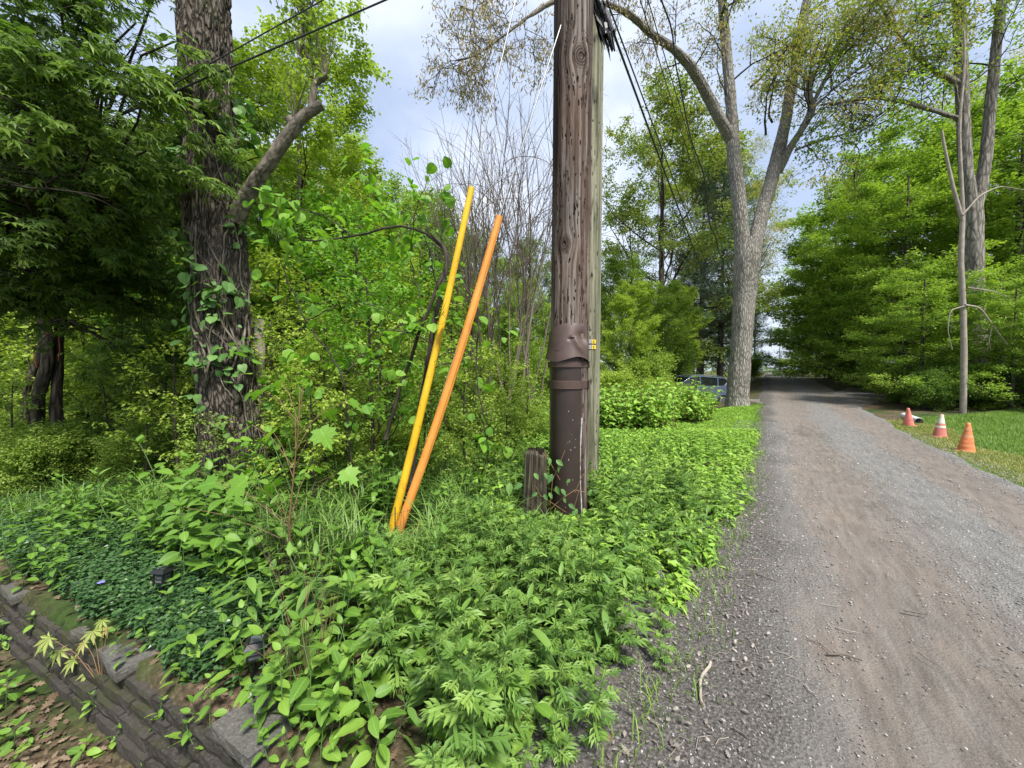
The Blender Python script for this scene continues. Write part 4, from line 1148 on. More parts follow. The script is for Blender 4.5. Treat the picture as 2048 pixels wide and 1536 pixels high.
# ------------------------------------------------------------------ Japanese maple
def mk_jmaple():
    rng = np.random.default_rng(17); Y = 6.0
    b = P(88, 835, Y); b[2] = gz(b[0], b[1]) - .05
    root = empty("japanese_maple", b); tag(root, "dark leaved Japanese maple whose drooping layers fill the shaded upper corner of the garden", "tree")
    tr = MB()
    for i, (c, r) in enumerate([([(62, 860), (75, 790), (98, 720), (95, 660), (60, 560)], .13), ([(112, 862), (112, 790), (118, 720), (116, 650), (170, 520)], .11), ([(30, 850), (52, 770), (80, 715), (92, 640), (110, 480)], .06)]):
        p = np.array([P(x, y, Y + .15 * i) for x, y in c]); p[0, 2] = b[2] - .1
        r *= .62
        trunk_mesh(tr, p - b, [r * 1.25, r, r * .9, r * .85, r * .6], 26, 50, .02, 8, 1.5, i)
    tr.build("trunk", M['bark_dark'], root)
    M['twine'] = plain("red_twine", (.34, .07, .03), .7)
    for k, pp in enumerate(([(118, 672), (120, 700), (117, 722)], [(70, 690), (68, 712), (74, 735)], [(84, 660), (98, 668), (112, 662)])):
        c = np.array([P(x, y, Y - .16) for x, y in pp]) - b; tw = MB(); tw.tube(c, .007, 6); tw.build("red_twine", M['twine'], root)
    cr = MB(); sites = []
    # guide limbs through the canopy: start at the trunk heads, arch towards the camera and the right
    top = P(95, 640, Y)
    ends = [(40, 30, 3.6), (150, -40, 3.4), (250, 40, 3.3), (330, 70, 3.5), (120, 120, 3.2), (240, 150, 3.3), (300, 210, 3.4), (60, 200, 3.0), (180, 260, 3.2), (290, 310, 3.5),
            (110, 330, 3.2), (30, 360, 3.0), (230, 390, 3.7), (320, 420, 4.4), (90, 440, 3.8), (180, 500, 4.2), (30, 520, 4.0), (260, 560, 4.8), (330, 640, 5.2), (140, 590, 4.8), (20, 610, 4.6),
            (240, 690, 5.4), (330, 760, 5.6), (200, 300, 4.6), (60, 90, 4.8), (260, 100, 4.8), (160, 420, 5.5), (-80, 100, 3.4), (-60, 350, 3.6), (-60, 560, 4.5), (520, 200, 5.6), (560, 300, 5.9), (500, 420, 6.0), (30, -120, 3.8), (250, -150, 4.0), (340, -80, 4.2)]
    for k, (x, y, yy) in enumerate(ends):
        e = P(x, y, yy); mid = (top + e) / 2 + np.array([0, 0, .55 * (e[2] > 2.2) + .25]); t = np.linspace(0, 1, 12)[:, None]
        q = (1 - t) ** 2 * top + 2 * t * (1 - t) * mid + t ** 2 * e; q[1:] += rng.normal(0, .04, (11, 3)); q = q - b
        cr.tube(q, np.linspace(.04, .007, 12), 5, 0)
        branch_out(rng, cr, q, .022, .006, [dict(n=(11, 14), len=1.05, ang=48, up=-.03, seg=5, sides=4, curl=.12, flat=1, rmin=.005, t0=.3, taper=.35), dict(n=(6, 8), len=.34, ang=45, up=-.05, seg=3, sides=3, curl=.15, flat=1, rmin=.002, t0=.15)], sites)
    S = np.array([s[0] for s in sites]) + b; D = np.array([s[1] for s in sites])
    # keep clear of the trunk's face and the lit opening to its right
    d = S - np.array([0, 0, CAMZ]); dep = d[:, 1] * _cp - d[:, 2] * _sp; px = 1024 + FPX * d[:, 0] / dep; py = 768 - FPX * (d[:, 1] * _sp + d[:, 2] * _cp) / dep
    ok = (S[:, 2] > 1.5) & ((S[:, 0] < -2.2) | (S[:, 1] > 4.8)) & (S[:, 1] > 2.5)
    ok &= (py < 620) | (rng.random(len(S)) < .30) | (px > 330)
    ok &= fbm(S * 1.7, 19, 2) > .43
    S, D = S[ok] - b, D[ok]
    N = 34000; i = rng.integers(0, len(S), N); dd = D[i] * .5 + rng.normal(0, .5, (N, 3)) * np.array([1, 1, .3]) + np.array([.25, -.1, -.42])
    cr.scatter(T_JMAPLE_LO, S[i] + rng.normal(0, .045, (N, 3)), dd, np.array([.15, -.2, 1.]) + rng.normal(0, .35, (N, 3)), rng.uniform(.065, .12, N), 1)
    cr.build("crown", [M['twigdark'], M['jmaple']], root)
mk_jmaple()

# ------------------------------------------------------------------ forked oak beside the lane
def mk_oak():
    Y = 14.9; b = P(1476, 812, Y); b[2] = gz(b[0], b[1]) - .15
    root = empty("forked_oak", b); tag(root, "tall grey barked oak forking into two leaning stems beside the lane", "tree")
    rng = np.random.default_rng(8); tr = MB()
    def st(pp, rr, cols=60, **k):
        c = np.array([P(x, y, Y + d) for x, y, d in pp]) - b; trunk_mesh(tr, c, np.array(rr) * .74 * Y / FPX, cols, None, .028, 4, .8, int(pp[0][0]), **k); return c
    st([(1474, 822, 0), (1475, 790, 0), (1482, 700, 0), (1488, 600, 0), (1494, 520, 0), (1502, 480, 0)], [30, 26, 25, 26, 31, 26], 90, flare=.10)
    a = st([(1486, 540, 0), (1484, 480, 0), (1478, 400, 0), (1468, 320, .2), (1464, 255, .3)], [19, 17.5, 16.5, 16, 14])
    a2 = st([(1466, 275, .3), (1460, 180, .3), (1452, 90, .4), (1444, 0, .5), (1440, -120, .6), (1444, -260, .8)], [14, 13, 12, 11, 10, 8])
    a3 = st([(1464, 285, .3), (1440, 240, 0), (1410, 180, -.3), (1380, 130, -.6), (1345, 95, -.9), (1305, 70, -1.3), (1262, 30, -1.8), (1215, 8, -2.4)], [13, 13, 12, 11.5, 9, 8, 7, 5])
    a4 = st([(1210, 8, -2.4), (1160, -8, -2.9), (1106, 2, -3.2), (1060, 30, -3.4), (1010, 70, -3.6), (975, 95, -3.7), (940, 118, -3.9), (900, 122, -4.1)], [5, 4.5, 4, 3.5, 3, 2.6, 1.8, 1.2], 20)
    c1 = st([(1502, 520, 0), (1520, 440, .2), (1540, 370, .4), (1558, 300, .5), (1572, 240, .6), (1586, 150, .8), (1600, 70, 1), (1614, 0, 1.2), (1636, -100, 1.4), (1650, -240, 1.5)], [18, 17, 16, 15, 13, 12, 11, 10, 9, 7])
    c2 = st([(1556, 345, .5), (1578, 300, .2), (1600, 265, -.1), (1626, 220, -.3), (1616, 190, -.4), (1624, 145, -.5)], [11, 9, 7.5, 8, 7.5, 6], 30)
    c3 = st([(1622, 215, -.3), (1650, 160, -.5), (1680, 110, -.8), (1706, 70, -1), (1740, 25, -1.2), (1790, -40, -1.5)], [4.5, 4.5, 5, 4, 3.5, 3], 20)
    c4 = st([(1626, 215, -.3), (1700, 150, -.6), (1790, 90, -1), (1850, 30, -1.3)], [2.2, 2, 1.6, 1], 12)
    c5 = st([(1590, 300, .2), (1640, 280, 0), (1720, 260, -.3), (1800, 200, -.6)], [2.4, 2.2, 1.8, 1], 12)
    tr.build("trunk", M['bark_oak'], root)
    cr = MB(); sites = []; s2 = []
    sp = [dict(n=(9, 12), len=2.8, ang=52, up=.03, seg=7, sides=5, curl=.24, rr=.35, rmin=.022, taper=.3), dict(n=(7, 9), len=1.15, ang=48, seg=5, sides=4, curl=.26, rmin=.011), dict(n=(4, 5), len=.45, ang=45, seg=3, sides=3, curl=.25, rmin=.006)]
    for q, r in ((a2, .12), (c1[4:], .14), (c3, .08), (c4, .04), (c5, .04), (c2[2:], .08)):
        branch_out(rng, cr, q, r, r * .4, sp, sites, t0=.1)
    branch_out(rng, cr, a3[2:], .09, .05, [dict(n=(8, 9), len=1.6, ang=55, up=-.05, seg=7, sides=5, curl=.26, rr=.35, rmin=.018)] + sp[1:], s2, t0=.1)
    branch_out(rng, cr, a4[2:], .04, .015, [dict(n=(13, 15), len=1.3, ang=50, up=-.04, seg=7, sides=4, curl=.26, rr=.35, rmin=.012, taper=.1)] + sp[1:], s2, t0=.25)
    for x, y, Ln in ((1438, 30, 1), (1436, 62, 1.2), (1500, 175, 1.4), (1545, 245, 1.2), (1532, 270, 1)):
        q = wander(rng, P(x, y, Y + .4) - b, (rng.uniform(-1, 1), -.3, .3), 2.2 * Ln, 8, .22, .03); cr.tube(q, np.linspace(.045, .012, 9), 5, 0)
        branch_out(rng, cr, q, .03, .01, sp[1:], sites, t0=.3)
    leaves_on(rng, cr, sites, T_DIAM_N, 12000, .15, 1, .16, .8, .7, .3)
    leaves_on(rng, cr, sites, T_DIAM, 8000, .11, 3, .16, .8, .5, .3)
    leaves_on(rng, cr, s2, T_DIAM_N, 5200, .12, 2, .09, .8, 1.3, .1)
    cr.build("crown", [M['twigdark'], M['oakleaf'], M['tassel'], M['oakleaf2']], root)
mk_oak()

# ------------------------------------------------------------------ big trunk and dead snag on the other side
def mk_right_trunks():
    Y = 14.0; b = P(1945, 835, Y); b[2] = gz(b[0], b[1]) - .15
    root = empty("tall_grey_tree", b); tag(root, "massive grey trunk rising out of the maple leaves behind the pale dead tree", "tree")
    tr = MB(); rng = np.random.default_rng(9)
    def st(pp, rr, cols=50): 
        c = np.array([P(x, y, Y + (q[0] if q else 0)) for x, y, *q in pp]) - b; trunk_mesh(tr, c, np.array(rr) * .66 * Y / FPX, cols, None, .025, 5, .8, int(pp[0][0])); return c
    st([(1952, 870), (1950, 700), (1948, 560), (1944, 450), (1945, 400)], [28, 24, 21, 22, 20])
    a = st([(1944, 440), (1930, 330), (1926, 230), (1922, 130), (1918, 0), (1914, -150)], [17, 15, 14, 14, 12, 10])
    c = st([(1947, 440), (1968, 350), (1978, 250), (1990, 120), (2005, -20), (2020, -150)], [14, 13, 12, 11, 10, 8])
    e = st([(1926, 170), (1880, 150), (1840, 120), (1790, 60), (1750, -10)], [8, 6, 5, 4, 3], 20)
    f = st([(1928, 240), (1800, 200), (1740, 195), (1680, 205), (1640, 210)], [6, 4.5, 4, 3, 2], 20)
    tr.build("trunk", M['bark_grey'], root)
    cr = MB(); sites = []
    sp = [dict(n=(8, 10), len=2.4, ang=55, up=.0, seg=6, sides=4, curl=.2, rr=.35, rmin=.02, taper=.3), dict(n=(6, 8), len=1.0, ang=48, seg=4, sides=4, curl=.22, rmin=.009), dict(n=(4, 5), len=.4, ang=45, seg=3, sides=3, curl=.2, rmin=.005)]
    for q, r in ((a[2:], .1), (c[2:], .1), (e, .06), (f, .05)): branch_out(rng, cr, q, r, r * .4, sp, sites, t0=.1)
    leaves_on(rng, cr, sites, T_DIAM, 7000, .12, 1, .15, .7, .4)
    cr.build("crown", [M['twigdark'], M['rmaple']], root)
    Y = 11.8; b = P(1928, 835, Y); b[2] = gz(b[0], b[1])
    root = empty("dead_tree", b); tag(root, "slender pale dead tree with bare arching twigs in front of the massive grey trunk", "dead tree")
    tr = MB()
    def st2(pp, rr, cols=18):
        c = np.array([P(x, y, Y) for x, y in pp]) - b; trunk_mesh(tr, c, np.array(rr) * .68 * Y / FPX, cols, None, .008, 12, 1.5, int(pp[0][0])); return c
    st2([(1925, 870), (1928, 712), (1926, 600), (1921, 520), (1926, 430), (1922, 350), (1918, 250), (1930, 130), (1928, 60)], [7.5, 7, 6.6, 6.2, 5.2, 4, 3.2, 2.6, 2])
    st2([(1924, 440), (1905, 370), (1888, 290), (1884, 260)], [5, 4, 3, 2])
    tr.build("trunk", M['palewood'], root)
    for pp, r in (([(1930, 610), (1960, 615), (1985, 650), (2015, 690)], 2.2), ([(1930, 612), (1900, 620), (1895, 660), (1905, 700)], 1.3), ([(1925, 430), (1960, 390), (2000, 372), (2048, 380)], 1.8), ([(1985, 650), (1978, 680), (1982, 700)], 1), ([(1935, 575), (1990, 583), (2030, 600)], 1.2)):
        q = np.array([P(x, y, Y - .1) for x, y in pp]) - b; t = np.linspace(0, len(q) - 1, 14); q = np.stack([np.interp(t, range(len(q)), q[:, k]) for k in range(3)], 1)
        q[1:-1] = (q[:-2] + q[1:-1] * 2 + q[2:]) / 4
        cr = MB(); cr.tube(q, np.linspace(r, r * .4, 14) * Y / FPX, 5); branch_out(rng, cr, q, .01, .004, [dict(n=(3, 5), len=.5, ang=50, up=-.08, seg=5, sides=3, curl=.15, rmin=.003), dict(n=(3, 4), len=.2, ang=40, seg=3, sides=3, curl=.15, rmin=.002)], [])
        cr.build('branch', M['palewood'], root)
    cr = MB()
    branch_out(rng, cr, np.array([P(1922, 350, Y), P(1918, 250, Y), P(1930, 130, Y), P(1930, 60, Y)]) - b, .02, .01, [dict(n=(16, 18), len=.9, ang=40, up=.05, seg=5, sides=3, curl=.12, rmin=.004), dict(n=(4, 5), len=.35, ang=40, seg=3, sides=3, rmin=.003)], [])
    cr.build("bare_branches", M['palewood'], root)
mk_right_trunks()

# ------------------------------------------------------------------ bare wispy cluster behind the markers
def mk_thicket():
    rng = np.random.default_rng(13)
    labs = ["bare grey arching tree with the tallest wispy crown, between the marker tubes and the pole", "bare vine choked tree with dark upright stems just behind the tall wispy one", "thin bare tree whose twigs arch over towards the brown pole", "low bare tangle of twigs beside the top of the yellow tube"]
    for k, (px, base, toppy, Y, wd) in enumerate(((1012, 760, 130, 7.6, .8), (985, 770, 230, 8.0, .6), (1068, 760, 210, 7.9, .7), (935, 780, 330, 7.2, .5))):
        b = P(px, base, Y); b[2] = gz(b[0], b[1]) - .05; H = P(px, toppy, Y)[2] - b[2]
        root = empty("bare_tree", b); tag(root, labs[k], "bare tree", "bare trees beyond the marker tubes")
        tr = MB(); cr = MB()
        for s in range(5):
            q = wander(rng, rng.normal(0, .12, 3) * np.array([1, 1, 0]), (rng.normal(0, .12), rng.normal(0, .1), 1), H * rng.uniform(.62, .82), 14, .045, .03)
            r = rng.uniform(.018, .038); tr.tube(q, np.linspace(r, r * .4, 15), 8, 0, jit=.2, rng=rng)
            branch_out(rng, cr, q[4:], r * .6, r * .3, [dict(n=(9, 12), len=H * .33, ang=20, up=.035, seg=8, sides=4, curl=.05, rr=.4, rmin=.008, t0=.15, taper=.1), dict(n=(7, 9), len=.75, ang=34, up=-.035, seg=6, sides=3, curl=.07, rmin=.0038, t0=.2)], [])
        # drooping hoops of old vine
        hoop = []
        for s in range(9):
            p = np.array([rng.normal(0, .3), rng.normal(0, .2), H * rng.uniform(.5, .85)]); q = wander(rng, p, (rng.normal(0, .4), 0, 1), 1.7, 14, .05, -.14)
            h_ = MB(); h_.tube(q, np.linspace(.009, .004, 15), 4, 0); h_.build('hoop_stem', M['twig'], root)
        tr.build("trunk", M['twig'], root); cr.build("bare_branches", M['twig'], root)
mk_thicket()
# ------------------------------------------------------------------ placing the woods
def at(px, Y, sink=0.0):
    x = (px - 1024) / FPX * Y
    return (x, Y, float(gz(x, Y)) - sink)
_r = random.Random(3)
def put(proto, px, Y, sc, label, cat="tree", group=None, rz=None):
    return proto.place(at(px, Y, .03), _r.uniform(0, 6.28) if rz is None else rz, sc, label, cat, group)

GM = "layered maples across the lane"
def putv(proto, v, Y, sc, label, cat, group=None):
    x = (.57 * Y + v) / .8216
    return proto.place((x, Y, float(gz(x, Y)) - .03), _r.uniform(0, 6.28), sc, label, cat, group)
for pr, v, Y, sc, lab in (
    (rmap, 5.2, 17.5, 1.15, "low spreading maple on the near corner of the side drive"),
    (rmap, 4.9, 22, 1.35, "layered green maple overhanging the lane just past the side drive"),
    (rmap2, 4.3, 27, 1.9, "bright maple reaching over the lane in the middle of the row"),
    (rmap, 4.6, 33, 1.55, "maple further up the lane where its edge meets the sky"),
    (rmap2, 4.6, 42, 2.0, "smaller looking maple near the far end of the lane"),
    (rmap, 4.8, 56, 1.45, "last maple closing the right side of the lane's far end"),
    (rmap, 8.5, 21, 1.75, "tall maple rising behind the low one at the side drive"),
    (rmap, 8.0, 27, 1.9, "tall maple standing back from the lane behind the bright one"),
    (rmap2, 4.6, 13.6, .72, "low bright maple standing behind the farthest cone"),
    (rmap2, 6.6, 12.2, .62, "low dense maple at the foot of the pale dead tree"),
    (rmap2, 8.6, 11.4, .66, "low shaded maple at the edge of the lawn by the picture's side"),
    (rmap, 9.5, 17.5, 1.45, "tall maple just to the left of the massive grey trunk"),
    (rmap, 13.5, 18, 1.5, "tall dark maple behind the massive grey trunk"),
    (rmap2, 7.6, 15.0, .80, "middle sized maple between the farthest cone and the dead tree")):
    putv(pr, v, Y, sc, lab, "maple tree", GM)
GW = "trees of the wood beyond the verge"
for pr, px, Y, sc, lab in (
    (wood1, 610, 9.5, .78, "lime green young tree directly behind the sawn off limb"),
    (wood1, 690, 14.5, .80, "yellow green tree filling the sky's edge right of the sawn limb"),
    (wood2, 840, 15.5, .85, "rounded green tree in the gap between the limb and the bare trees"),
    (wood2, 560, 13, .85, "fresh green tree glimpsed just right of the vine covered trunk"),
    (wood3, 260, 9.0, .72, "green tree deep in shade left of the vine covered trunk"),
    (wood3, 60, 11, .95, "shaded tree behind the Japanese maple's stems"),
    (wood1, 330, 14, .85, "lighter tree in the wood behind the vine covered trunk"),
    (wood2, 120, 16, 1.05, "pale tree lit from behind through the Japanese maple"),
    (wood2, 950, 20, .85, "green tree behind the tops of the marker tubes"),
    (wood3, 1060, 22, .80, "green tree showing just left of the brown pole"),
    (wood1, 760, 24, .95, "hazy lime tree far behind the yellow marker tube"),
    (wood3, -150, 12, 1.0, "dark tree at the far side of the garden, mostly out of view"),
    (wood2, 1240, 24, .85, "low green tree just right of the twin poles"),
    (wood2, 1330, 19, .60, "bright young tree behind the knotweed stand"),
    (wood1, 1170, 30, .8, "distant lime green tree hidden mostly by the poles")):
    put(pr, px, Y, sc, lab, "tree", GW)
put(oak1, 1318, 26, 1.22, "pale yellow green oak between the poles and the forked oak", "oak tree")
put(oak1, 1400, 34, 1.35, "bronze tinged oak whose top shows beside the forked oak's leaning limb", "oak tree")
put(oak2, 1478, 27, .95, "gold leaved oak showing between the two stems of the forked oak", "oak tree")
putv(oak2, 12, 24, 1.15, "tall oak with bronze and gold young leaves above the maples", "oak tree")
putv(oak2, 16, 21, 1.15, "gold leaved oak high behind the massive grey trunk", "oak tree")
put(oak1, 1440, 60, .95, "small looking pale oak at the far end of the lane", "oak tree")
put(pine, 1440, 25, .92, "dark blue green pine close behind the forked oak", "pine tree")
put(pine, 1385, 29, .72, "slimmer dark pine standing behind the parked car", "pine tree")
for pr, px, Y, sc, lab in (
    (wood1, 545, 11.5, .62, "lime green tree glowing behind the vine covered trunk's foot"),
    (wood1, 770, 12.5, .52, "low lime green tree behind the round leaved sapling"),
    (wood2, 700, 19, .85, "green tree between the two lime green ones"),
    (wood1, 880, 17, .62, "lime green tree directly behind the yellow tube"),
    (wood2, 1050, 15, .5, "low fresh green tree behind the bare trees by the brown pole"),
    (wood1, 1262, 17.5, .46, "low lime green tree over the knotweed beside the poles"),
    (wood1, 1360, 24, .55, "lime green tree behind the parked car"),
    (wood2, 430, 20, 1.0, "tall green tree straight behind the vine covered trunk"),
    (wood1, 180, 12, .6, "lime green tree lit up beyond the Japanese maple's stems")):
    put(pr, px, Y, sc, lab, "tree", GW)
GF = "distant trees closing off the wood"
for k in range(26):
    px = -200 + k * 92 + _r.uniform(-25, 25); Y = _r.uniform(34, 50)
    if 1500 < px < 1600: continue
    pr = [wood1, wood2, wood3, oak1][k % 4]
    put(pr, px, Y, _r.uniform(.7, .9) * (1.35 if px > 1600 or px < 450 else 1), "distant tree among those closing off the view through the wood", "tree", GF)

def mk_farwood():
    rng = np.random.default_rng(91); n = 90000
    px = rng.uniform(-900, 2900, n); Y = rng.uniform(48, 66, n); x = (px - 1024) / FPX * Y; v = x * .8216 - .57 * Y
    ht = 5 + 11 * fbm(np.stack([px * .006, px * 0, px * 0], -1), 3, 3) + 3 * (px > 1600) + 2 * (px < 450); z = rng.random(n) ** .8 * ht
    ok = ((v < -5) | (v > 7)) & (fbm(np.stack([x * .3, Y * .3, z * .35], -1), 9, 3) > .40); x, Y, z = x[ok], Y[ok], z[ok]; n = len(x)
    mb = MB(); mb.scatter(T_DIAM, np.stack([x, Y, gz(x, Y) + z], 1), rng.normal(0, 1, (n, 3)), rng.normal(0, .6, (n, 3)) + np.array([0, 0, 1.]), rng.uniform(.3, .6, n), 0)
    tag(mb.build("far_wood", M['fresh']), "distant leafy wood closing the view behind all the nearer trees", "wood", None, 'stuff')
mk_farwood()
GS = "shrubs of the undergrowth in the wood"
pr3 = [bush1, bush2, bush3]
sp = []
for k in range(190):
    Y = _r.uniform(5.0, 15) if k < 130 else _r.uniform(15, 27); px = _r.uniform(-100, 1120); x = (px - 1024) / FPX * Y
    if Y < 7.8 or (Y < 10 and px > 560 and k % 2): continue
    if abs(x + 3.3) < .9 and Y < 5.6: continue
    if px > 900 and Y < 9: continue
    sp.append((px, Y))
for k, (px, Y) in enumerate(sp):
    sc = _r.uniform(.55, .95) * (1 if Y > 6.5 else .75) * (1.3 if Y > 15 else 1)
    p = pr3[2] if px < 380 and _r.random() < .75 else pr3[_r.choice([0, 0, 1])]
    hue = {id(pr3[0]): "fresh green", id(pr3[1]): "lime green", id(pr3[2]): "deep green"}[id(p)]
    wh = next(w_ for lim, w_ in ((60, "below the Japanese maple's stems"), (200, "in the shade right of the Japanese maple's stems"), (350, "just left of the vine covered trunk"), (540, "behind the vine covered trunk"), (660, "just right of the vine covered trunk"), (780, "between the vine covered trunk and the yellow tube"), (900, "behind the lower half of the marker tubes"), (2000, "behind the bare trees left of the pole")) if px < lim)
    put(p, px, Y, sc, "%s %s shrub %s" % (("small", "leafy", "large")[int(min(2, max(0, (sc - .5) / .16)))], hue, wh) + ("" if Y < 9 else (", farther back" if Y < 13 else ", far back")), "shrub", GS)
for px, Y, sc, i, lab in ((1362, 14.6, .50, 0, "small wild shrub hiding the front half of the parked car"), (1310, 15.5, .85, 1, "rounded bright shrub in front of the parked car"), (1290, 17, 1.15, 0, "tall loose shrub behind the knotweed, nearer the poles"), 
                          (1225, 15, .95, 1, "bright shrub showing just past the grey green pole"), (1500, 42, 1.3, 2, "dark shrub beside the lane past the forked oak"), (1492, 30, 1.1, 2, "dark shrub tucked behind the forked oak's trunk"),
                          (1650, 33, 1.0, 1, "light shrub on the right bank where the lane narrows"), (1340, 21, 1.4, 2, "dull green shrub far behind the knotweed")):
    put(pr3[i], px, Y, sc, lab, "shrub")
GL = "low bushes at the foot of the wood"
for k in range(46):
    px = _r.uniform(-60, 1090); Y = _r.uniform(4.6, 7.4); x = (px - 1024) / FPX * Y
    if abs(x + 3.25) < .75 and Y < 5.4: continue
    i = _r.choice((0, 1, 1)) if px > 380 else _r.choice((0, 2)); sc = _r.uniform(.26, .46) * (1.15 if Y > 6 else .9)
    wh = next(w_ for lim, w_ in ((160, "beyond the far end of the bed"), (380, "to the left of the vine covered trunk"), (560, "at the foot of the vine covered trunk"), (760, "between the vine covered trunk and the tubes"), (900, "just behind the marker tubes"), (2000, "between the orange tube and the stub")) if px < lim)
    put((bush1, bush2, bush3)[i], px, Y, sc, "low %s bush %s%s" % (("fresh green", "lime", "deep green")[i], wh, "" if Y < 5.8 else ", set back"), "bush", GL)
GO = "open saplings of the wood edge"
for k, (px, Y, sc, i) in enumerate(((560, 5.6, .85, 0), (620, 6.4, 1.0, 0), (660, 5.2, .72, 1), (715, 6.0, .95, 2), (760, 5.3, .66, 0), (800, 6.8, .95, 1), (860, 5.8, .72, 1), (905, 7.0, .85, 0), (960, 6.2, .6, 1), (1010, 6.6, .55, 0), (1055, 6.4, .5, 1),
    (590, 7.6, 1.2, 2), (690, 7.8, 1.15, 2), (780, 8.2, 1.1, 0), (845, 8.6, 1.1, 2), (930, 8.4, .9, 0), (330, 6.2, .8, 1), (250, 6.8, .95, 0), (170, 7.4, .9, 0), (60, 7.0, .85, 0), (20, 5.8, .6, 1), (210, 5.4, .55, 1), (300, 8.0, 1.1, 2), (120, 8.8, 1.0, 0), (-20, 8.2, 1.1, 0), (540, 4.9, .55, 1), (610, 4.6, .5, 0), (730, 4.7, .45, 1),
    (545, 4.7, .62, 0), (585, 3.9, .50, 1), (650, 4.2, .60, 0), (690, 3.7, .44, 1), (740, 4.1, .62, 2), (850, 4.2, .50, 0), (890, 3.9, .40, 1), (930, 4.5, .52, 0), (975, 4.3, .40, 1), (1015, 4.8, .42, 0), (620, 3.4, .42, 0), (395, 3.6, .38, 1), (350, 4.4, .55, 0), (290, 4.6, .5, 1))):
    wh = next(w_ for lim, w_ in ((100, "beyond the left end of the bed"), (350, "in the shade left of the vine covered trunk"), (600, "rising at the right flank of the vine covered trunk"), (700, "behind the maple sapling"), (790, "left of the yellow tube"), (890, "behind the two marker tubes"), (2000, "between the orange tube and the brown pole")) if px < lim)
    put((open1, open2, open3)[i], px, Y, sc, "%s loose leaved sapling %s%s" % (("bright lime", "thin fresh green", "taller")[i], wh, "" if Y < 6.5 else ", farther back"), "sapling", GO)
GR = "low saplings under the maples across the lane"
for k in range(48):
    px = _r.uniform(1690, 2120); Y = _r.uniform(12.5, 15) if px > 1780 else _r.uniform(15.8, 20)
    x_ = (px - 1024) / FPX * Y
    if x_ * .8216 - .57 * Y < 4.2: continue
    put(bush3, px, Y, _r.uniform(.4, .7), "low shaded shrub under the maples, " + ("beyond the side drive" if Y > 15.5 else "behind the cones" if px < 1900 else "at the back of the lawn"), "shrub", GR)

# knotweed stand behind the verge
def make_knotweed(seed):
    rng = np.random.default_rng(seed); root = empty("knotweed_clump"); st = MB(); lf = MB()
    for k in range(13):
        a = rng.uniform(0, 6.28); o = np.array([rng.normal(0, .22), rng.normal(0, .22), 0])
        q = wander(rng, o, (.35 * math.cos(a), .35 * math.sin(a), 1), rng.uniform(.8, 1.35), 9, .07, -.012)
        st.tube(q, np.linspace(.010, .004, 10), 5, 0)
        for j in range(2, 10):
            for s in range(3):
                az = rng.uniform(0, 6.28); d = np.array([math.cos(az), math.sin(az), -.1])
                lf.scatter(T_HEART, [q[j] + d * .05], np.array([d + np.array([0, 0, -.2])]), np.array([[0, 0, 1.]]) + rng.normal(0, .3, (1, 3)), rng.uniform(.09, .16) * (1 if j < 8 else .7), 0)
    st.build("stems", M['redstem'], root); lf.build("leaves", M['carpet'], root)
    return Proto(root)
kn = [make_knotweed(k) for k in (1, 2, 3)]
GK = "knotweed clumps behind the verge"
for k in range(46):
    px = _r.uniform(1195, 1415); Y = _r.uniform(8.6, 13.0)
    if px > 1330: Y = _r.uniform(11, 14)
    kn[k % 3].place(at(px, Y), _r.uniform(0, 6.28), _r.uniform(.55, 1.2), "heart leaved knotweed clump %s, %s" % ("beside the grey green pole" if px < 1260 else ("in the middle of the stand" if px < 1340 else "at the stand's end towards the parked car"), "front row" if Y < 9.8 else ("second row" if Y < 11.2 else "at the back")), "knotweed", GK)
for k in range(16):
    px = _r.uniform(930, 1100); Y = _r.uniform(7.6, 10)
    kn[k % 3].place(at(px, Y), _r.uniform(0, 6.28), _r.uniform(.6, .9), "heart leaved knotweed clump seen between the orange tube and the brown pole", "knotweed", "knotweed left of the pole")

# ------------------------------------------------------------------ plants near the camera
def make_mugwort(seed, h):
    rng = np.random.default_rng(seed); root = empty("mugwort"); st = MB(); lf = MB()
    q = wander(rng, (0, 0, 0), (rng.normal(0, .1), rng.normal(0, .1), 1), h, 10, .05, .03)
    st.tube(q, np.linspace(.0035, .0018, 11), 5, 0)
    n = int(h / .029); az = rng.uniform(0, 6)
    P_, D_, N_, S_ = [], [], [], []
    for k in range(n):
        t = .1 + .9 * k / n; f = t * 10; i = int(min(f, 9)); p = q[i] + (q[i + 1] - q[i]) * (f - i); az += 2.4
        el = .15 + 1.0 * max(0, (t - .65) / .35) ** 1.5
        P_.append(p); D_.append((math.cos(az) * math.cos(el), math.sin(az) * math.cos(el), math.sin(el))); N_.append((rng.normal(0, .2) - math.cos(az) * .6 * t, rng.normal(0, .2) - math.sin(az) * .6 * t, 1))
        S_.append((.15 - .065 * max(0, t - .45) / .55) * rng.uniform(.8, 1.15) * (1 if t > .25 else .7))
    for k in range(7):
        a = rng.uniform(0, 6.28); P_.append(q[-1]); D_.append((math.cos(a) * .4, math.sin(a) * .4, 1)); N_.append((-math.cos(a), -math.sin(a), .4)); S_.append(rng.uniform(.04, .06))
    lf.scatter(T_MUG, P_, np.array(D_), np.array(N_), np.array(S_), 0)
    st.build("stem", M['stem'], root); lf.build("leaves", M['mug'], root)
    return Proto(root)
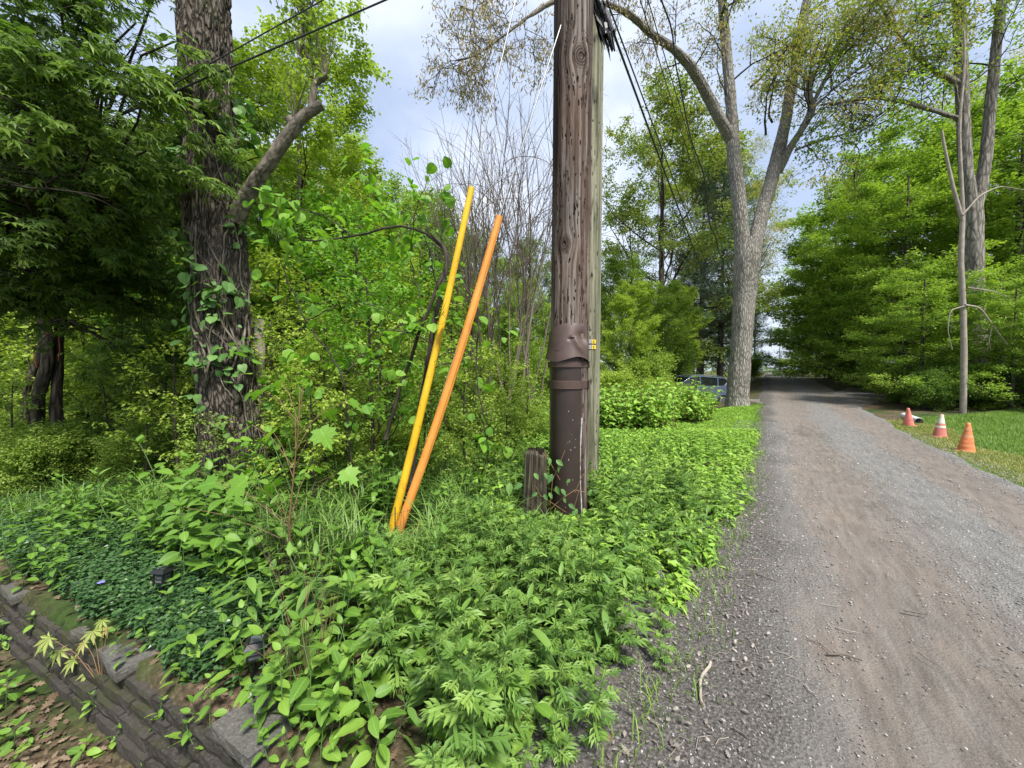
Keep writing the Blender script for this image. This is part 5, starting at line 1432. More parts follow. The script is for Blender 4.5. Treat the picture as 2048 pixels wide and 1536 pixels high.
def make_broad(seed, h, tpl=None, size=.10, mat='broad', pairs=4, name="ovate_leaved_seedling"):
    rng = np.random.default_rng(seed); root = empty(name); st = MB(); lf = MB()
    q = wander(rng, (0, 0, 0), (rng.normal(0, .2), rng.normal(0, .2), 1), h, 8, .08, .02); st.tube(q, np.linspace(.004, .002, 9), 5, 0)
    P_, D_, N_, S_ = [], [], [], []; az = rng.uniform(0, 6)
    for k in range(pairs):
        t = .35 + .6 * k / pairs; i = int(t * 8); az += 1.5 + rng.normal(0, .2)
        for s in (0, math.pi):
            a = az + s; e = rng.uniform(-.15, .35); d = np.array([math.cos(a) * math.cos(e), math.sin(a) * math.cos(e), math.sin(e)])
            st.tube([q[i], q[i] + d * .025], .0016, 4, 0); P_.append(q[i] + d * .025); D_.append(d + np.array([0, 0, -.1])); N_.append((rng.normal(0, .25), rng.normal(0, .25), 1)); S_.append(size * rng.uniform(.8, 1.25) * (1 if t < .75 else .8))
    for k in range(3):
        a = az + k * 2.1; P_.append(q[-1]); D_.append((math.cos(a) * .7, math.sin(a) * .7, .8)); N_.append((-math.cos(a), -math.sin(a), .8)); S_.append(size * rng.uniform(.45, .7))
    lf.scatter(tpl or T_BIG, P_, np.array(D_), np.array(N_), np.array(S_), 0, True)
    st.build("stem", M['stem'], root); lf.build("leaves", M[mat], root)
    return Proto(root)
mugh = (.44, .52, .36, .58, .30)
mug = [make_mugwort(k + 1, h) for k, h in enumerate(mugh)]
broad = [make_broad(k, h, None, s, 'broad', p) for k, h, s, p in ((1, .32, .12, 3), (2, .42, .105, 4), (3, .25, .10, 3), (4, .48, .13, 3))]
lance = [make_broad(20 + k, h, T_OVN, .13, 'mug', 6, "goldenrod") for k, h in ((1, .42), (2, .34))]

def edge_v(u): return np.interp(u, [0, 1, 1.8, 2.6, 5, 9, 16], [-.62, -.60, -.36, -.36, -.22, -.22, -.3])
def hcap(x, y):
    """how tall a plant may grow without hiding the foot of the tubes or the pole"""
    x = np.asarray(x, float); y = np.asarray(y, float)
    px = 1024 + FPX * x / y
    lim = np.where((px > 735) & (px < 850) & (y < 3.35), 1085, np.where((px > 1030) & (px < 1195) & (y < 3.6), 1040, np.where((px > 850) & (px <= 1030) & (y < 3.4), 1010, 860)))
    return np.maximum(.03, CAMZ + y * (768 - lim) / FPX - y * .0367 - gz(x, y))
def verge_ok(x, y, m=0.0):
    u, v = uv_road(x, y); dw = (x - WA[0]) * WN[0] + (y - WA[1]) * WN[1]
    return v < edge_v(u) - m and (dw > .08 or x > -.3) and math.hypot((x - PX), (y - PY)) > .3 and not (abs(x + 3.2) < .45 and abs(y - 4.25) < .5)
GMU = "mugwort plants on the verge in front of the poles"
cnt = 0; tries = 0
while cnt < 225 and tries < 9000:
    tries += 1
    y = .88 + 3.3 * _r.random() ** 1.1; x = _r.uniform(-.95, 2.6)
    if x < -.75 + (y - 1.3) * .15 or not verge_ok(x, y, .06) or math.hypot(x, y) < .98: continue
    if x < -.35 and _r.random() < .25: continue
    near = _r.random() < .8
    p = _r.choice(mug)
    z = float(gz(x, y)); u, v = uv_road(x, y); ed = min(1.0, .5 + (edge_v(u) - v) * 1.1); pxx = 1024 + FPX * x / y
    sc_ = _r.uniform(.8, 1.3) * ed; sc_ = min(sc_, float(hcap(x, y)) / mugh[mug.index(p)] * 1.05)
    if sc_ < .3: continue
    wh = "at the ragged edge of the gravel" if edge_v(u) - v < .3 else ("at the bottom of the picture" if y < 1.5 else next(w_ for lim, w_ in ((760, "in front of the wire netting left of the tubes"), (880, "just below the foot of the marker tubes"), (1040, "between the tubes and the rotten stub"), (1200, "in front of the brown pole"), (3000, "to the gravel side of the brown pole")) if pxx < lim))
    p.place((x, y, z - .02), _r.uniform(0, 6.28), sc_, "%s deeply cut mugwort plant %s" % (("knee high", "low", "sturdy")[mug.index(p) % 3], wh), "mugwort", GMU, (_r.uniform(-.15, .15), _r.uniform(-.15, .15)))
    cnt += 1
GB = "ovate leaved seedlings among the mugwort"
def bplace(proto, px, py, sc, lab, cat, group, dz=0):
    g = G(px, py); proto.place((g[0], g[1], g[2] - .02 + dz), _r.uniform(0, 6.28), sc, lab, cat, group, (_r.uniform(-.12, .12), _r.uniform(-.12, .12)))
for k in range(150):
    for _ in range(50):
        y = _r.uniform(1.15, 3.3) if k % 2 else _r.uniform(1.15, 2.5); x = _r.uniform(-1.2, 1.2) if k % 2 else _r.uniform(-2.3, -.3)
        if verge_ok(x, y, .2) and math.hypot(x, y) > 1.25: break
    p = _r.choice(broad); sc_ = min(_r.uniform(.7, 1.05), float(hcap(x, y)) / .34)
    if sc_ < .35: continue
    wh = "in the periwinkle" if x < -1.1 and y > 1.9 else ("close behind the wall" if x < -.6 else ("among the nearest mugwort" if y < 2 else "in the grass before the tubes" if x < -.3 else "among the mugwort before the pole"))
    p.place((x, y, float(gz(x, y)) - .02), _r.uniform(0, 6.28), sc_, "%s broad ovate leaved seedling %s" % (("bushy", "upright", "small", "tall")[broad.index(p)], wh), "seedling", GB, (_r.uniform(-.2, .2), _r.uniform(-.2, .2)))
for k in range(40):
    for _ in range(50):
        y = _r.uniform(1.3, 4.2); x = _r.uniform(-.9, 2.0)
        if verge_ok(x, y, .12) and math.hypot(x, y) > 1.2: break
    sc_ = min(_r.uniform(.7, 1.1), float(hcap(x, y)) / .42)
    if sc_ < .35: continue
    wh = "close to the wall" if x < -.4 else ("in the nearest mugwort" if y < 2 else ("before the rotten stub" if x < .3 else "by the gravel side of the pole"))
    _r.choice(lance).place((x, y, float(gz(x, y)) - .02), _r.uniform(0, 6.28), sc_, "narrow leaved goldenrod shoot " + wh, "goldenrod", "goldenrod shoots on the verge", (_r.uniform(-.15, .15), _r.uniform(-.15, .15)))

for px, py, sc_, lab in ((600, 1290, 1.35, "tall goldenrod shoot beside the dry brown stalks"), (660, 1240, 1.25, "tall goldenrod shoot standing free just left of the tubes' feet"), (905, 1330, 1.15, "goldenrod shoot topping the mugwort below the rotten stub"),
    (1010, 1380, 1.25, "tall goldenrod shoot in the middle of the nearest mugwort"), (1150, 1330, 1.1, "goldenrod shoot in the mugwort below the brown pole"), (1290, 1150, 1.2, "goldenrod shoot sticking up near the lane's edge past the pole"), (480, 1260, 1.2, "tall goldenrod shoot over the periwinkle's edge"),
    (420, 1130, 1.5, "tall goldenrod shoot before the vine covered trunk"), (330, 1080, 1.4, "tall goldenrod shoot left of the vine covered trunk's foot"), (230, 1060, 1.3, "tall goldenrod shoot beyond the lantern shaped solar light"), (520, 1150, 1.5, "tall goldenrod shoot beside the maple sapling's stem")):
    g = G(px, py); lance[int(px) % 2].place((g[0], g[1], g[2] - .02), _r.uniform(0, 6.28), sc_, lab, "goldenrod", "goldenrod shoots on the verge", (_r.uniform(-.12, .12), _r.uniform(-.12, .12)))
# bright low carpet along the lane (stuff)
def mk_carpet():
    rng = np.random.default_rng(31)
    def field(n, umax, vw, hmin, hmax, tpl, size, mat, name, lab, per=11, near=0, cat="ground cover", dens=None, stemr=.002):
        u = near + (umax - near) * rng.random(n * 3) ** .8; w = rng.random(n * 3) ** 1.1 * vw(u); v = edge_v(u) - .03 - w + rng.normal(0, .06, n * 3)
        x = u * DU[0] + v * DV[0]; y = u * DU[1] + v * DV[1]
        ok = (np.hypot(x - PX, y - PY) > .24) & (np.hypot(x + 3.25, y - 4.25) > .45) & (y > 2.0) & (np.hypot(x - 9.1, y - 14.9) > .55)
        x, y, w = x[ok][:n], y[ok][:n], w[ok][:n]; n = len(x)
        h = rng.uniform(hmin, hmax, n) * np.clip(.35 + w * 1.1, 0, 1) * (.75 + .5 * fbm(np.stack([x * .8, y * .8, x * 0], -1), 5, 2)); h = np.minimum(h, hcap(x, y)); z = gz(x, y)
        P_, D_, N_, S_ = [], [], [], []
        for k in range(per):
            t = .25 + .75 * (k + 1) / per; a = rng.uniform(0, 6.28, n); e = -.1 + 1.1 * max(0, t - .8) * 4 * rng.random(n)
            P_.append(np.stack([x + rng.normal(0, .012, n), y + rng.normal(0, .012, n), z + h * t], 1)); D_.append(np.stack([np.cos(a) * np.cos(e), np.sin(a) * np.cos(e), np.sin(e)], 1)); N_.append(np.array([0, 0, 1.]) + rng.normal(0, .25, (n, 3))); S_.append(size * rng.uniform(.7, 1.2, n) * (1.1 - .45 * max(0, t - .6)))
        mb = MB(); mb.scatter(tpl, np.concatenate(P_), np.concatenate(D_), np.concatenate(N_), np.concatenate(S_), 0)
        # stems as thin three sided prisms
        th = np.array([0, 2.09, 4.19]); c = np.stack([np.cos(th), np.sin(th)], 1) * stemr
        B = np.stack([x, y, z], 1)[:, None] + np.pad(c, ((0, 0), (0, 1)))[None]; Tt = B + np.array([0, 0, 1.]) * h[:, None, None]
        V = np.concatenate([B, Tt], 1).reshape(-1, 3); o = (np.arange(n) * 6)[:, None]
        for a_, b_ in ((0, 1), (1, 2), (2, 0)): pass
        F = np.concatenate([o + np.array([[a_, b_, b_ + 3, a_ + 3]]) for a_, b_ in ((0, 1), (1, 2), (2, 0))])
        mb.add(V, F, 1)
        tag(mb.build(name, [M[mat], M['stem']]), lab, cat, None, 'stuff')
    field(5200, 17.5, lambda u: np.interp(u, [2, 4, 6, 10, 17], [1.8, 3.4, 4.2, 4.0, 1.6]), .22, .42, T_LANCE, .085, 'carpet', "verge_undergrowth", "dense bright green carpet of narrow leaved weeds along the lane", 12, 2.3)
    field(1500, 11, lambda u: np.interp(u, [2, 5, 11], [2.2, 5.0, 5.5]), .25, .5, T_OVLO, .085, 'carpet', "verge_undergrowth", "rounder leaved bright weeds scattered through the verge carpet", 10, 2.3)
mk_carpet()

def blades(name, lab, pts, hts, width, mat, rng, bend=.6, kind='stuff', segs=5, cat="grass", lean=None):
    """arching grass blades, one mesh"""
    n = len(pts); a = rng.uniform(0, 6.28, n); out = np.stack([np.cos(a), np.sin(a), 0 * a], 1); side = np.stack([-np.sin(a), np.cos(a), 0 * a], 1)
    t = np.linspace(0, 1, segs); b = bend * rng.uniform(.4, 1.4, n)
    V = []
    for k, tt in enumerate(t):
        up = hts * (np.sin(np.minimum(tt * (1 + .5 * b), 1.9) * 1.25) / math.sin(1.25)) * .9; o_ = hts * b * tt ** 1.8
        c = pts + out * o_[:, None] + np.array([0, 0, 1.]) * up[:, None]; w = width * (1 - tt ** 2) * .5 + .0004
        V.append(c + side * (w if np.ndim(w) == 0 else w[:, None])); V.append(c - side * (w if np.ndim(w) == 0 else w[:, None]))
    V = np.stack(V, 1).reshape(-1, 3); o = (np.arange(n) * 2 * segs)[:, None]
    F = np.concatenate([o + np.array([[2 * k, 2 * k + 1, 2 * k + 3, 2 * k + 2]]) for k in range(segs - 1)])
    mb = MB(); mb.add(V, F, 0, True)
    return tag(mb.build(name, M[mat]), lab, cat, None, kind)

def mk_grass():
    rng = np.random.default_rng(44)
    # long arching blades in tufts
    P_ = []
    for k in range(210):
        for _ in range(30):
            y = rng.uniform(2.5, 5.2); x = rng.uniform(-2.3, .3)
            if verge_ok(x, y, .1) and not (x < -1.8 and y < 3): break
        P_.append(np.array([x, y, 0]) + rng.normal(0, .05, (26, 3)))
    for k in range(10):
        y = rng.uniform(3.0, 3.9); x = rng.uniform(-4.6, -2.9); P_.append(np.array([x, y, 0]) + rng.normal(0, .05, (22, 3)))
    p = np.concatenate(P_); p[:, 2] = gz(p[:, 0], p[:, 1]); hh = np.minimum(rng.uniform(.18, .52, len(p)), hcap(p[:, 0], p[:, 1]) * 1.15)
    blades("long_grass", "long arching grass blades under the marker tubes and round the big trunk", p, hh, .011, 'blade', rng, .75, segs=7)
    # lawn
    n = 150000; u = rng.uniform(2.2, 20, n); lo = 2.80 + np.clip(u - 14.8, 0, 9) * .85; far = np.maximum(lo + .3, np.interp(u, [2, 5, 9, 12, 15.5, 20.5], [14.8, 14.8, 13.2, 11.7, 9.2, 8.2])); v = lo + rng.random(n) * (far - lo)
    x = u * DU[0] + v * DV[0]; y = u * DU[1] + v * DV[1]; p = np.stack([x, y, gz(x, y) + .01], 1)
    near = v < 2.95 + .8 * fbm(np.stack([u * .8, u * 0, u * 0], -1), 3, 2) + .25
    blades("lawn_grass", "short mown green grass of the lawn beyond the cones", p[~near], rng.uniform(.03, .09, (~near).sum()), .008, 'lawn', rng, .5, segs=3)
    q = p[near]; q = np.concatenate([q, q + rng.normal(0, .05, q.shape) * np.array([1, 1, 0])])
    blades("edge_grass", "yellowed dry grass strip along the edge of the gravel by the cones", q, rng.uniform(.02, .06, len(q)), .007, 'drygrass', rng, .9, segs=3)
    # sparse tufts at the verge's edge and base of the forked oak
    n = 2600; u = rng.uniform(1.2, 18, n); v = edge_v(u) + rng.normal(.02, .09, n); x = u * DU[0] + v * DV[0]; y = u * DU[1] + v * DV[1]
    blades("edge_grass", "thin grass straggling out of the verge onto the gravel", np.stack([x, y, gz(x, y) + .02], 1), rng.uniform(.03, .11, n), .005, 'lawn', rng, .8, segs=4)
    # low grass and weeds over the wood floor
    n = 26000; y = rng.uniform(3.4, 13, n); x = (rng.uniform(-150, 1130, n) - 1024) / FPX * y
    blades("wood_grass", "thin grass and shoots over the floor of the wood", np.stack([x, y, gz(x, y)], 1), rng.uniform(.08, .3, n), .008, 'mid', rng, .7, segs=4)
mk_grass()

def mk_periwinkle():
    rng = np.random.default_rng(55); n = 17000
    s = rng.uniform(.1, 5.6, n); d = rng.uniform(.0, 1.55, n) ** 1.0
    x = WA[0] + WD[0] * s + WN[0] * d; y = WA[1] + WD[1] * s + WN[1] * d
    ok = (d > -.02 + .12 * fbm(np.stack([s * 3, s * 0, s * 0], -1), 5, 2)) & (fbm(np.stack([x * 1.6, y * 1.6, x * 0], -1), 8, 2) > .2) & (rng.random(n) < np.clip((s - .1) * 1.3, .12, 1)); x, y = x[ok], y[ok]; n = len(x)
    z = gz(x, y) + rng.uniform(.03, .16, n)
    P_, D_, N_ = [], [], []
    for k in range(3):
        a = rng.uniform(0, 6.28, n)
        for sgn in (1, -1):
            P_.append(np.stack([x, y, z - .022 * k], 1)); D_.append(np.stack([np.cos(a) * sgn, np.sin(a) * sgn, .25 - .2 * k + 0 * a], 1)); N_.append(np.array([0, -.1, 1.]) + rng.normal(0, .3, (n, 3)))
    mb = MB(); mb.scatter(T_OVLO, np.concatenate(P_), np.concatenate(D_), np.concatenate(N_), rng.uniform(.022, .040, n * 6), 0)
    tag(mb.build("periwinkle", M['peri']), "dark glossy periwinkle covering the bed behind the stone wall", "ground cover", None, 'stuff')
    M['petal'] = plain("violet_petals", (.20, .17, .55), .6)
    c = G(205, 1222); r = empty("periwinkle_flower", (c[0], c[1], c[2] + .17)); tag(r, "single pale violet periwinkle flower among the dark glossy leaves", "flower")
    mb = MB(); a = np.arange(5) * 1.2566; mb.scatter(T_ROUND, np.zeros((5, 3)), np.stack([np.cos(a), np.sin(a), .25 + 0 * a], 1), np.tile([0, -.3, 1.], (5, 1)), .02, 0); mb.build("petal", M['petal'], r)
    # litter in the bed, on the shoulder and on the lower ground
    for nm, lab, f in (("leaf_litter", "brown dead leaves lying on the lower ground before the wall", lambda: (rng.uniform(-4.2, -1.1, 3400), rng.uniform(1.0, 2.6, 3400))),
                       ("leaf_litter", "pale shredded leaves along the edge of the gravel by the verge", lambda: (lambda u, v: (u * DU[0] + v * DV[0], u * DU[1] + v * DV[1]))(rng.uniform(.6, 8.5, 1700), rng.normal(-.26, .19, 1700))),
                       ("leaf_litter", "fallen leaves on the soil under the bed's plants", lambda: (rng.uniform(-3.6, .6, 2600), rng.uniform(1.1, 4.2, 2600))),
                       ("leaf_litter", "brown leaf litter on the bank under the maples across the lane", lambda: (rng.uniform(11, 26, 3000), rng.uniform(12.5, 24, 3000)))):
        x, y = f(); u, v = uv_road(x, y)
        if "lower" in lab: k = ((x - WA[0]) * WN[0] + (y - WA[1]) * WN[1]) < -.16; x, y = x[k], y[k]
        if "soil" in lab: k = (((x - WA[0]) * WN[0] + (y - WA[1]) * WN[1]) > .0) & (v < -.5); x, y = x[k], y[k]
        if "across" in lab: k = (v > 3.4); x, y = x[k], y[k]
        n = len(x); a = rng.uniform(0, 6.28, n); sz = rng.uniform(.008, .034, n) if "edge" in lab else rng.uniform(.025, .07, n)
        mb = MB(); mb.scatter(T_OAK, np.stack([x, y, gz(x, y) + (.042 if "edge" in lab else .012) + rng.random(n) * .006], 1), np.stack([np.cos(a), np.sin(a), rng.normal(0, .25, n)], 1), np.array([0, 0, 1.]) + rng.normal(0, .45, (n, 3)), sz, 0)
        tag(mb.build(nm, M['palelitter' if 'edge' in lab else 'litter']), lab, "leaf litter", None, 'stuff')
    # small weeds on the lower ground
    x = rng.uniform(-4.0, -1.1, 420); y = rng.uniform(1.1, 2.5, 420); k = ((x - WA[0]) * WN[0] + (y - WA[1]) * WN[1]) < -.32; x, y = x[k], y[k]; k = fbm(np.stack([x * 2.2, y * 2.2, x * 0], -1), 3, 2) > .48; x, y = x[k], y[k]; n = len(x)
    P_, D_ = [], []
    for j in range(7):
        a = rng.uniform(0, 6.28, n); P_.append(np.stack([x, y, gz(x, y) + .02 + .012 * j], 1)); D_.append(np.stack([np.cos(a), np.sin(a), .3 + 0 * a], 1))
    mb = MB(); mb.scatter(T_OVLO, np.concatenate(P_), np.concatenate(D_), np.array([0, 0, 1.]) + rng.normal(0, .3, (n * 7, 3)), rng.uniform(.025, .06, n * 7), 0)
    tag(mb.build("low_weeds", M['mid']), "small green weeds sprouting on the lower ground before the wall", "weeds", None, 'stuff')
mk_periwinkle()

def mk_saplings():
    rng = np.random.default_rng(61)
    # maple sapling with big lobed leaves in front of the trunk
    g = G(585, 1190); r = empty("maple_sapling", g); tag(r, "slim maple sapling with big toothed lobed leaves before the broad trunk", "sapling")
    st = MB(); lf = MB(); Y = g[1]
    leaves = [(640, 858, .17), (590, 822, .15), (552, 800, .14), (545, 862, .15), (490, 960, .19), (545, 965, .17), (430, 965, .15), (700, 800, .13), (652, 820, .14), (620, 935, .16), (690, 940, .14), (600, 780, .12), (560, 760, .11), (660, 955, .15), (520, 780, .12), (505, 850, .13), (390, 940, .14), (345, 1010, .14)]
    top = P(606, 775, Y) - g
    q = np.array([[0, 0, 0], P(578, 1050, Y) - g, P(590, 920, Y) - g, top]); st.tube(q, [.007, .006, .004, .003], 6)
    P_, D_, N_, S_ = [], [], [], []
    for x, y, s in leaves:
        p = P(x, y, Y + rng.uniform(-.15, .25)) - g; k = min(max((p[2]) / top[2], .2), .98) - .12; b = np.stack([np.interp(k, [0, .45, .72, 1], q[:, c]) for c in range(3)])
        m_ = (b + p) / 2 + np.array([0, 0, .05]); st.tube([b, m_, p], [.0028, .002, .0015], 4)
        d = p - b; d[2] = -.25; P_.append(p); D_.append(unit(d) + rng.normal(0, .2, 3)); N_.append(np.array([0, -.35, 1.]) + rng.normal(0, .2, 3)); S_.append(s)
    lf.scatter(T_BROADMAPLE, P_, np.array(D_), np.array(N_), np.array(S_), 0)
    st.build("stem", M['redstem'], r); lf.build("leaves", M['bigleaf'], r)
    # round leaved branchy young tree hanging over the markers
    g = P(730, 1060, 3.6); g[2] = gz(g[0], g[1]); r = empty("round_leaved_sapling", g); tag(r, "young tree with large round leaves spreading its branches behind the marker tubes", "sapling")
    st = MB(); lf = MB(); Y = g[1]; sites = []
    guides = [([(715, 1050), (700, 900), (690, 750), (610, 640), (560, 520)], .012), ([(770, 880), (800, 780), (860, 600), (900, 530), (880, 480), (800, 445), (700, 475), (600, 480)], .020), ([(700, 900), (640, 840), (560, 760), (530, 700)], .007),
              ([(690, 750), (740, 690), (800, 650), (860, 640), (950, 640)], .008), ([(850, 640), (820, 520), (830, 420), (860, 350)], .007), ([(900, 530), (960, 620), (950, 750), (980, 900), (960, 960)], .010),
              ([(610, 640), (700, 600), (780, 620), (840, 700)], .006), ([(700, 470), (650, 430), (600, 420), (520, 410)], .007), ([(780, 450), (760, 400), (730, 390)], .005), ([(760, 900), (800, 850), (760, 740), (720, 700)], .007), ([(690, 800), (610, 790), (560, 880), (480, 920)], .006)]
    for pp, rr in guides:
        c = np.array([P(x, y, Y + rng.uniform(-.25, .35)) for x, y in pp]) - g; t = np.linspace(0, len(c) - 1, 22); c = np.stack([np.interp(t, range(len(c)), c[:, k]) for k in range(3)], 1)
        for _ in range(2): c[1:-1] = (c[:-2] + c[1:-1] * 2 + c[2:]) / 4
        c[1:-1] += rng.normal(0, .008, (20, 3)); st.tube(c, np.linspace(rr, rr * .4, 22), 6)
        branch_out(rng, st, c, rr * .5, rr * .3, [dict(n=(7, 10), len=.42, ang=52, up=.02, seg=5, sides=4, curl=.15, rmin=.0022, t0=.3, taper=.2)], sites)
    S = np.array([s[0] for s in sites]); D = np.array([s[1] for s in sites]); n = 560; i = rng.integers(0, len(S), n)
    d = D[i] * .5 + rng.normal(0, .6, (n, 3)); d[:, 2] -= .55
    lf.scatter(T_ROUND, S[i] + rng.normal(0, .03, (n, 3)), d, np.array([0, -.2, 1.]) + rng.normal(0, .5, (n, 3)), rng.uniform(.05, .12, n), 0)
    st.build("branches", M['twigdark'], r); lf.build("leaves", M['bigleaf'], r)
    # leaning dead stem between the tubes
    g = P(796, 1075, 3.35); g[2] = gz(g[0], g[1]); r = empty("dead_sapling", g); tag(r, "dark dead sapling stem leaning up between the yellow and orange tubes", "dead tree")
    mb = MB(); c = np.array([P(x, y, 3.5) for x, y in ((800, 1075), (822, 960), (836, 840), (858, 720), (868, 640), (890, 560), (896, 520), (886, 490), (862, 470))]) - g
    t = np.linspace(0, 8, 40); c = np.stack([np.interp(t, range(9), c[:, k]) for k in range(3)], 1)
    for _ in range(3): c[1:-1] = (c[:-2] + c[1:-1] * 2 + c[2:]) / 4
    mb.tube(c, np.linspace(.034, .012, 40), 10, jit=.12, rng=rng); mb.build("trunk", M['bark_dark'], r)
    br = MB(); branch_out(rng, br, c[8:], .02, .008, [dict(n=(8, 9), len=.7, ang=55, up=-.03, seg=7, sides=4, curl=.16, rmin=.004), dict(n=(4, 5), len=.28, ang=45, seg=4, sides=3, rmin=.002)], []); br.build("bare_branches", M['twigdark'], r)
    # yellowish Japanese maple seedling by the wall
    g = G(205, 1395); r = empty("maple_seedling", g + np.array([0, 0, .0])); tag(r, "small yellow green Japanese maple seedling growing out of the stone wall", "seedling")
    st = MB(); lf = MB(); Y = 1.98
    L_ = [(100, 1275, .10, 1), (120, 1300, .09, 1), (150, 1320, .09, 0), (185, 1262, .08, 0), (215, 1255, .07, 0), (225, 1285, .08, 0), (180, 1340, .09, 0), (200, 1365, .10, 0), (232, 1345, .08, 0), (240, 1318, .07, 1), (215, 1330, .08, 0), (190, 1300, .07, 0), (170, 1285, .07, 0), (222, 1372, .09, 0), (205, 1240, .06, 1)]
    P_, D_, N_, S_ = [], [], [], []
    for x, y, s, o in L_:
        p = P(x, y, Y + rng.uniform(-.05, .08)) - g; st.tube([np.zeros(3), p * .5 + np.array([0, 0, .05]), p], [.003, .002, .0012], 4); P_.append(p); D_.append(np.array([rng.normal(0, .5), -.5, -.6])); N_.append(np.array([0, -.5, 1.]) + rng.normal(0, .25, 3)); S_.append(s * .95)
    lf.scatter(T_JMAPLE, P_, np.array(D_), np.array(N_), np.array(S_), 0)
    st.build("stem", M['redstem'], r); lf.build("leaves", M['yellowleaf'], r)
    # creeper on the stub and the pole foot
    g = P(1120, 1050, 3.3); g[2] = gz(g[0], g[1]); r = empty("creeper", g); tag(r, "five leaved creeper scrambling over the stub and the foot of the cable guard", "vine")
    st = MB(); lf = MB(); P_, D_, N_, S_ = [], [], [], []
    for pp in ([(1065, 960), (1080, 990), (1110, 1010), (1140, 1030), (1170, 1045)], [(1100, 1020), (1120, 1000), (1150, 980), (1172, 985)], [(1150, 985), (1165, 950), (1190, 937)], [(1130, 900), (1118, 930), (1105, 960), (1100, 1010)], [(1085, 905), (1100, 925), (1120, 960)], [(1140, 1040), (1150, 1010), (1158, 980)]):
        c = np.array([P(x, y, 3.27) for x, y in pp]) - g; st.tube(c, [.0035] * len(c), 5)
    for x, y, s in ((1098, 915, .07), (1112, 920, .08), (1122, 930, .075), (1068, 946, .07), (1088, 946, .07), (1105, 948, .09), (1112, 972, .08), (1122, 978, .075), (1075, 985, .06), (1088, 988, .065), (1098, 985, .06), (1137, 1008, .075), (1155, 1018, .085), (1140, 958, .05), (1128, 995, .05), (1020, 965, .11), (1045, 968, .09), (1185, 980, .05)):
        P_.append(P(x, y, 3.24) - g); D_.append(np.array([rng.normal(0, .7), -.3, -.5])); N_.append(np.array([0, -.8, .7]) + rng.normal(0, .3, 3)); S_.append(s)
    lf.scatter(T_OV, P_, np.array(D_), np.array(N_), np.array(S_), 0); st.build("stem", M['redstem'], r); lf.build("leaves", M['heart'], r)
    # dense upright leaf sprays in the left undergrowth
    sapl = [make_broad(70 + k, h, T_OV, .12, 'broad', 6, "broad_leaved_sapling") for k, h in ((1, .7), (2, .55))]
    for k in range(150):
        y = _r.uniform(2.35, 4.1); x = _r.uniform(-4.6, -.9)
        if math.hypot(x + 3.2, y - 4.25) < .6: continue
        px_ = 1024 + FPX * x / y; labs = "broad leaved sapling " + next(w_ for lim, w_ in ((120, "at the picture's left edge beyond the periwinkle"), (320, "between the periwinkle and the Japanese maple"), (420, "beside the left foot of the vine covered trunk"), (560, "in front of the vine covered trunk"), (680, "just right of the maple sapling's stem"), (3000, "in the grass beside the marker tubes")) if px_ < lim)
        szz = _r.choice((.6, .75, .9, 1.1, 1.35)) if px_ > 330 else _r.choice((.6, .6, .75))
        _r.choice(sapl).place((x, y, float(gz(x, y))), _r.uniform(0, 6), min(szz, float(hcap(x, y)) / .6), ("low ", "short ", "knee high ", "tall ", "very tall ")[(.6, .75, .9, 1.1, 1.35).index(szz)] + labs, "sapling", "broad leaved saplings behind the bed", (_r.uniform(-.25, .25), _r.uniform(-.25, .25)))
mk_saplings()
def mk_wall_plants():
    spots = ((30, 1500, 0), (90, 1470, 1), (150, 1520, 0), (190, 1440, 2), (60, 1395, 1), (120, 1340, 2), (250, 1470, 0), (300, 1520, 1), (330, 1440, 2), (20, 1290, 0), (70, 1260, 2), (370, 1500, 0), (420, 1450, 1), (350, 1380, 2), (260, 1330, 1), (300, 1290, 0), (400, 1520, 2), (215, 1500, 1), (480, 1500, 0), (450, 1360, 2), (10, 1420, 1), (590, 1500, 3), (640, 1520, 1), (700, 1510, 3), (740, 1530, 0), (560, 1450, 2), (620, 1440, 0), (680, 1460, 1), (540, 1530, 0), (600, 1535, 2), (520, 1480, 1), (650, 1490, 3), (720, 1480, 2))
    for k, (px, py, i) in enumerate(spots):
        g = G(px, py); broad[(i + k) % 4].place((g[0], g[1], g[2] - .02), _r.uniform(0, 6.28), _r.uniform(.35, .62), "small ovate leaved seedling " + ("low down before the wall" if g[2] < -.15 else "growing over the top of the wall") + (" at the picture's corner" if px < 130 else (" near the Japanese maple seedling" if px < 280 else " towards the nearest capstone" if px < 500 else " at its buried end")), "seedling", "seedlings on the wall", (_r.uniform(-.4, .4), _r.uniform(-.3, .3)))
    rng = np.random.default_rng(88)
    for k, (px, py, h, lab) in enumerate(((612, 1400, .62, "bundle of dry brown stalks standing between the ovate seedlings and the tubes"), (578, 1220, .75, "thin dark dead stalks rising behind the brown stalk bundle"), (880, 1110, .5, "few bare stalks right of the marker tubes' feet"))):
        g = G(px, py); r = empty("dry_stalks", g); tag(r, lab, "dry stalks")
        mb = MB()
        for j in range(22 if k < 2 else 7):
            q = wander(rng, rng.normal(0, .03, 3) * np.array([1, 1, 0]), rng.normal(0, .13, 3) + np.array([0, 0, 1.]), h * rng.uniform(.6, 1.1), 9, .10, .0); mb.tube(q, np.linspace(.0022, .001, 10), 4)
        mb.build("stalk_bundle", plain("dry_stalk_%d" % k, (.17, .105, .06) if k == 0 else (.06, .045, .035), .8, .2), r)
mk_wall_plants()

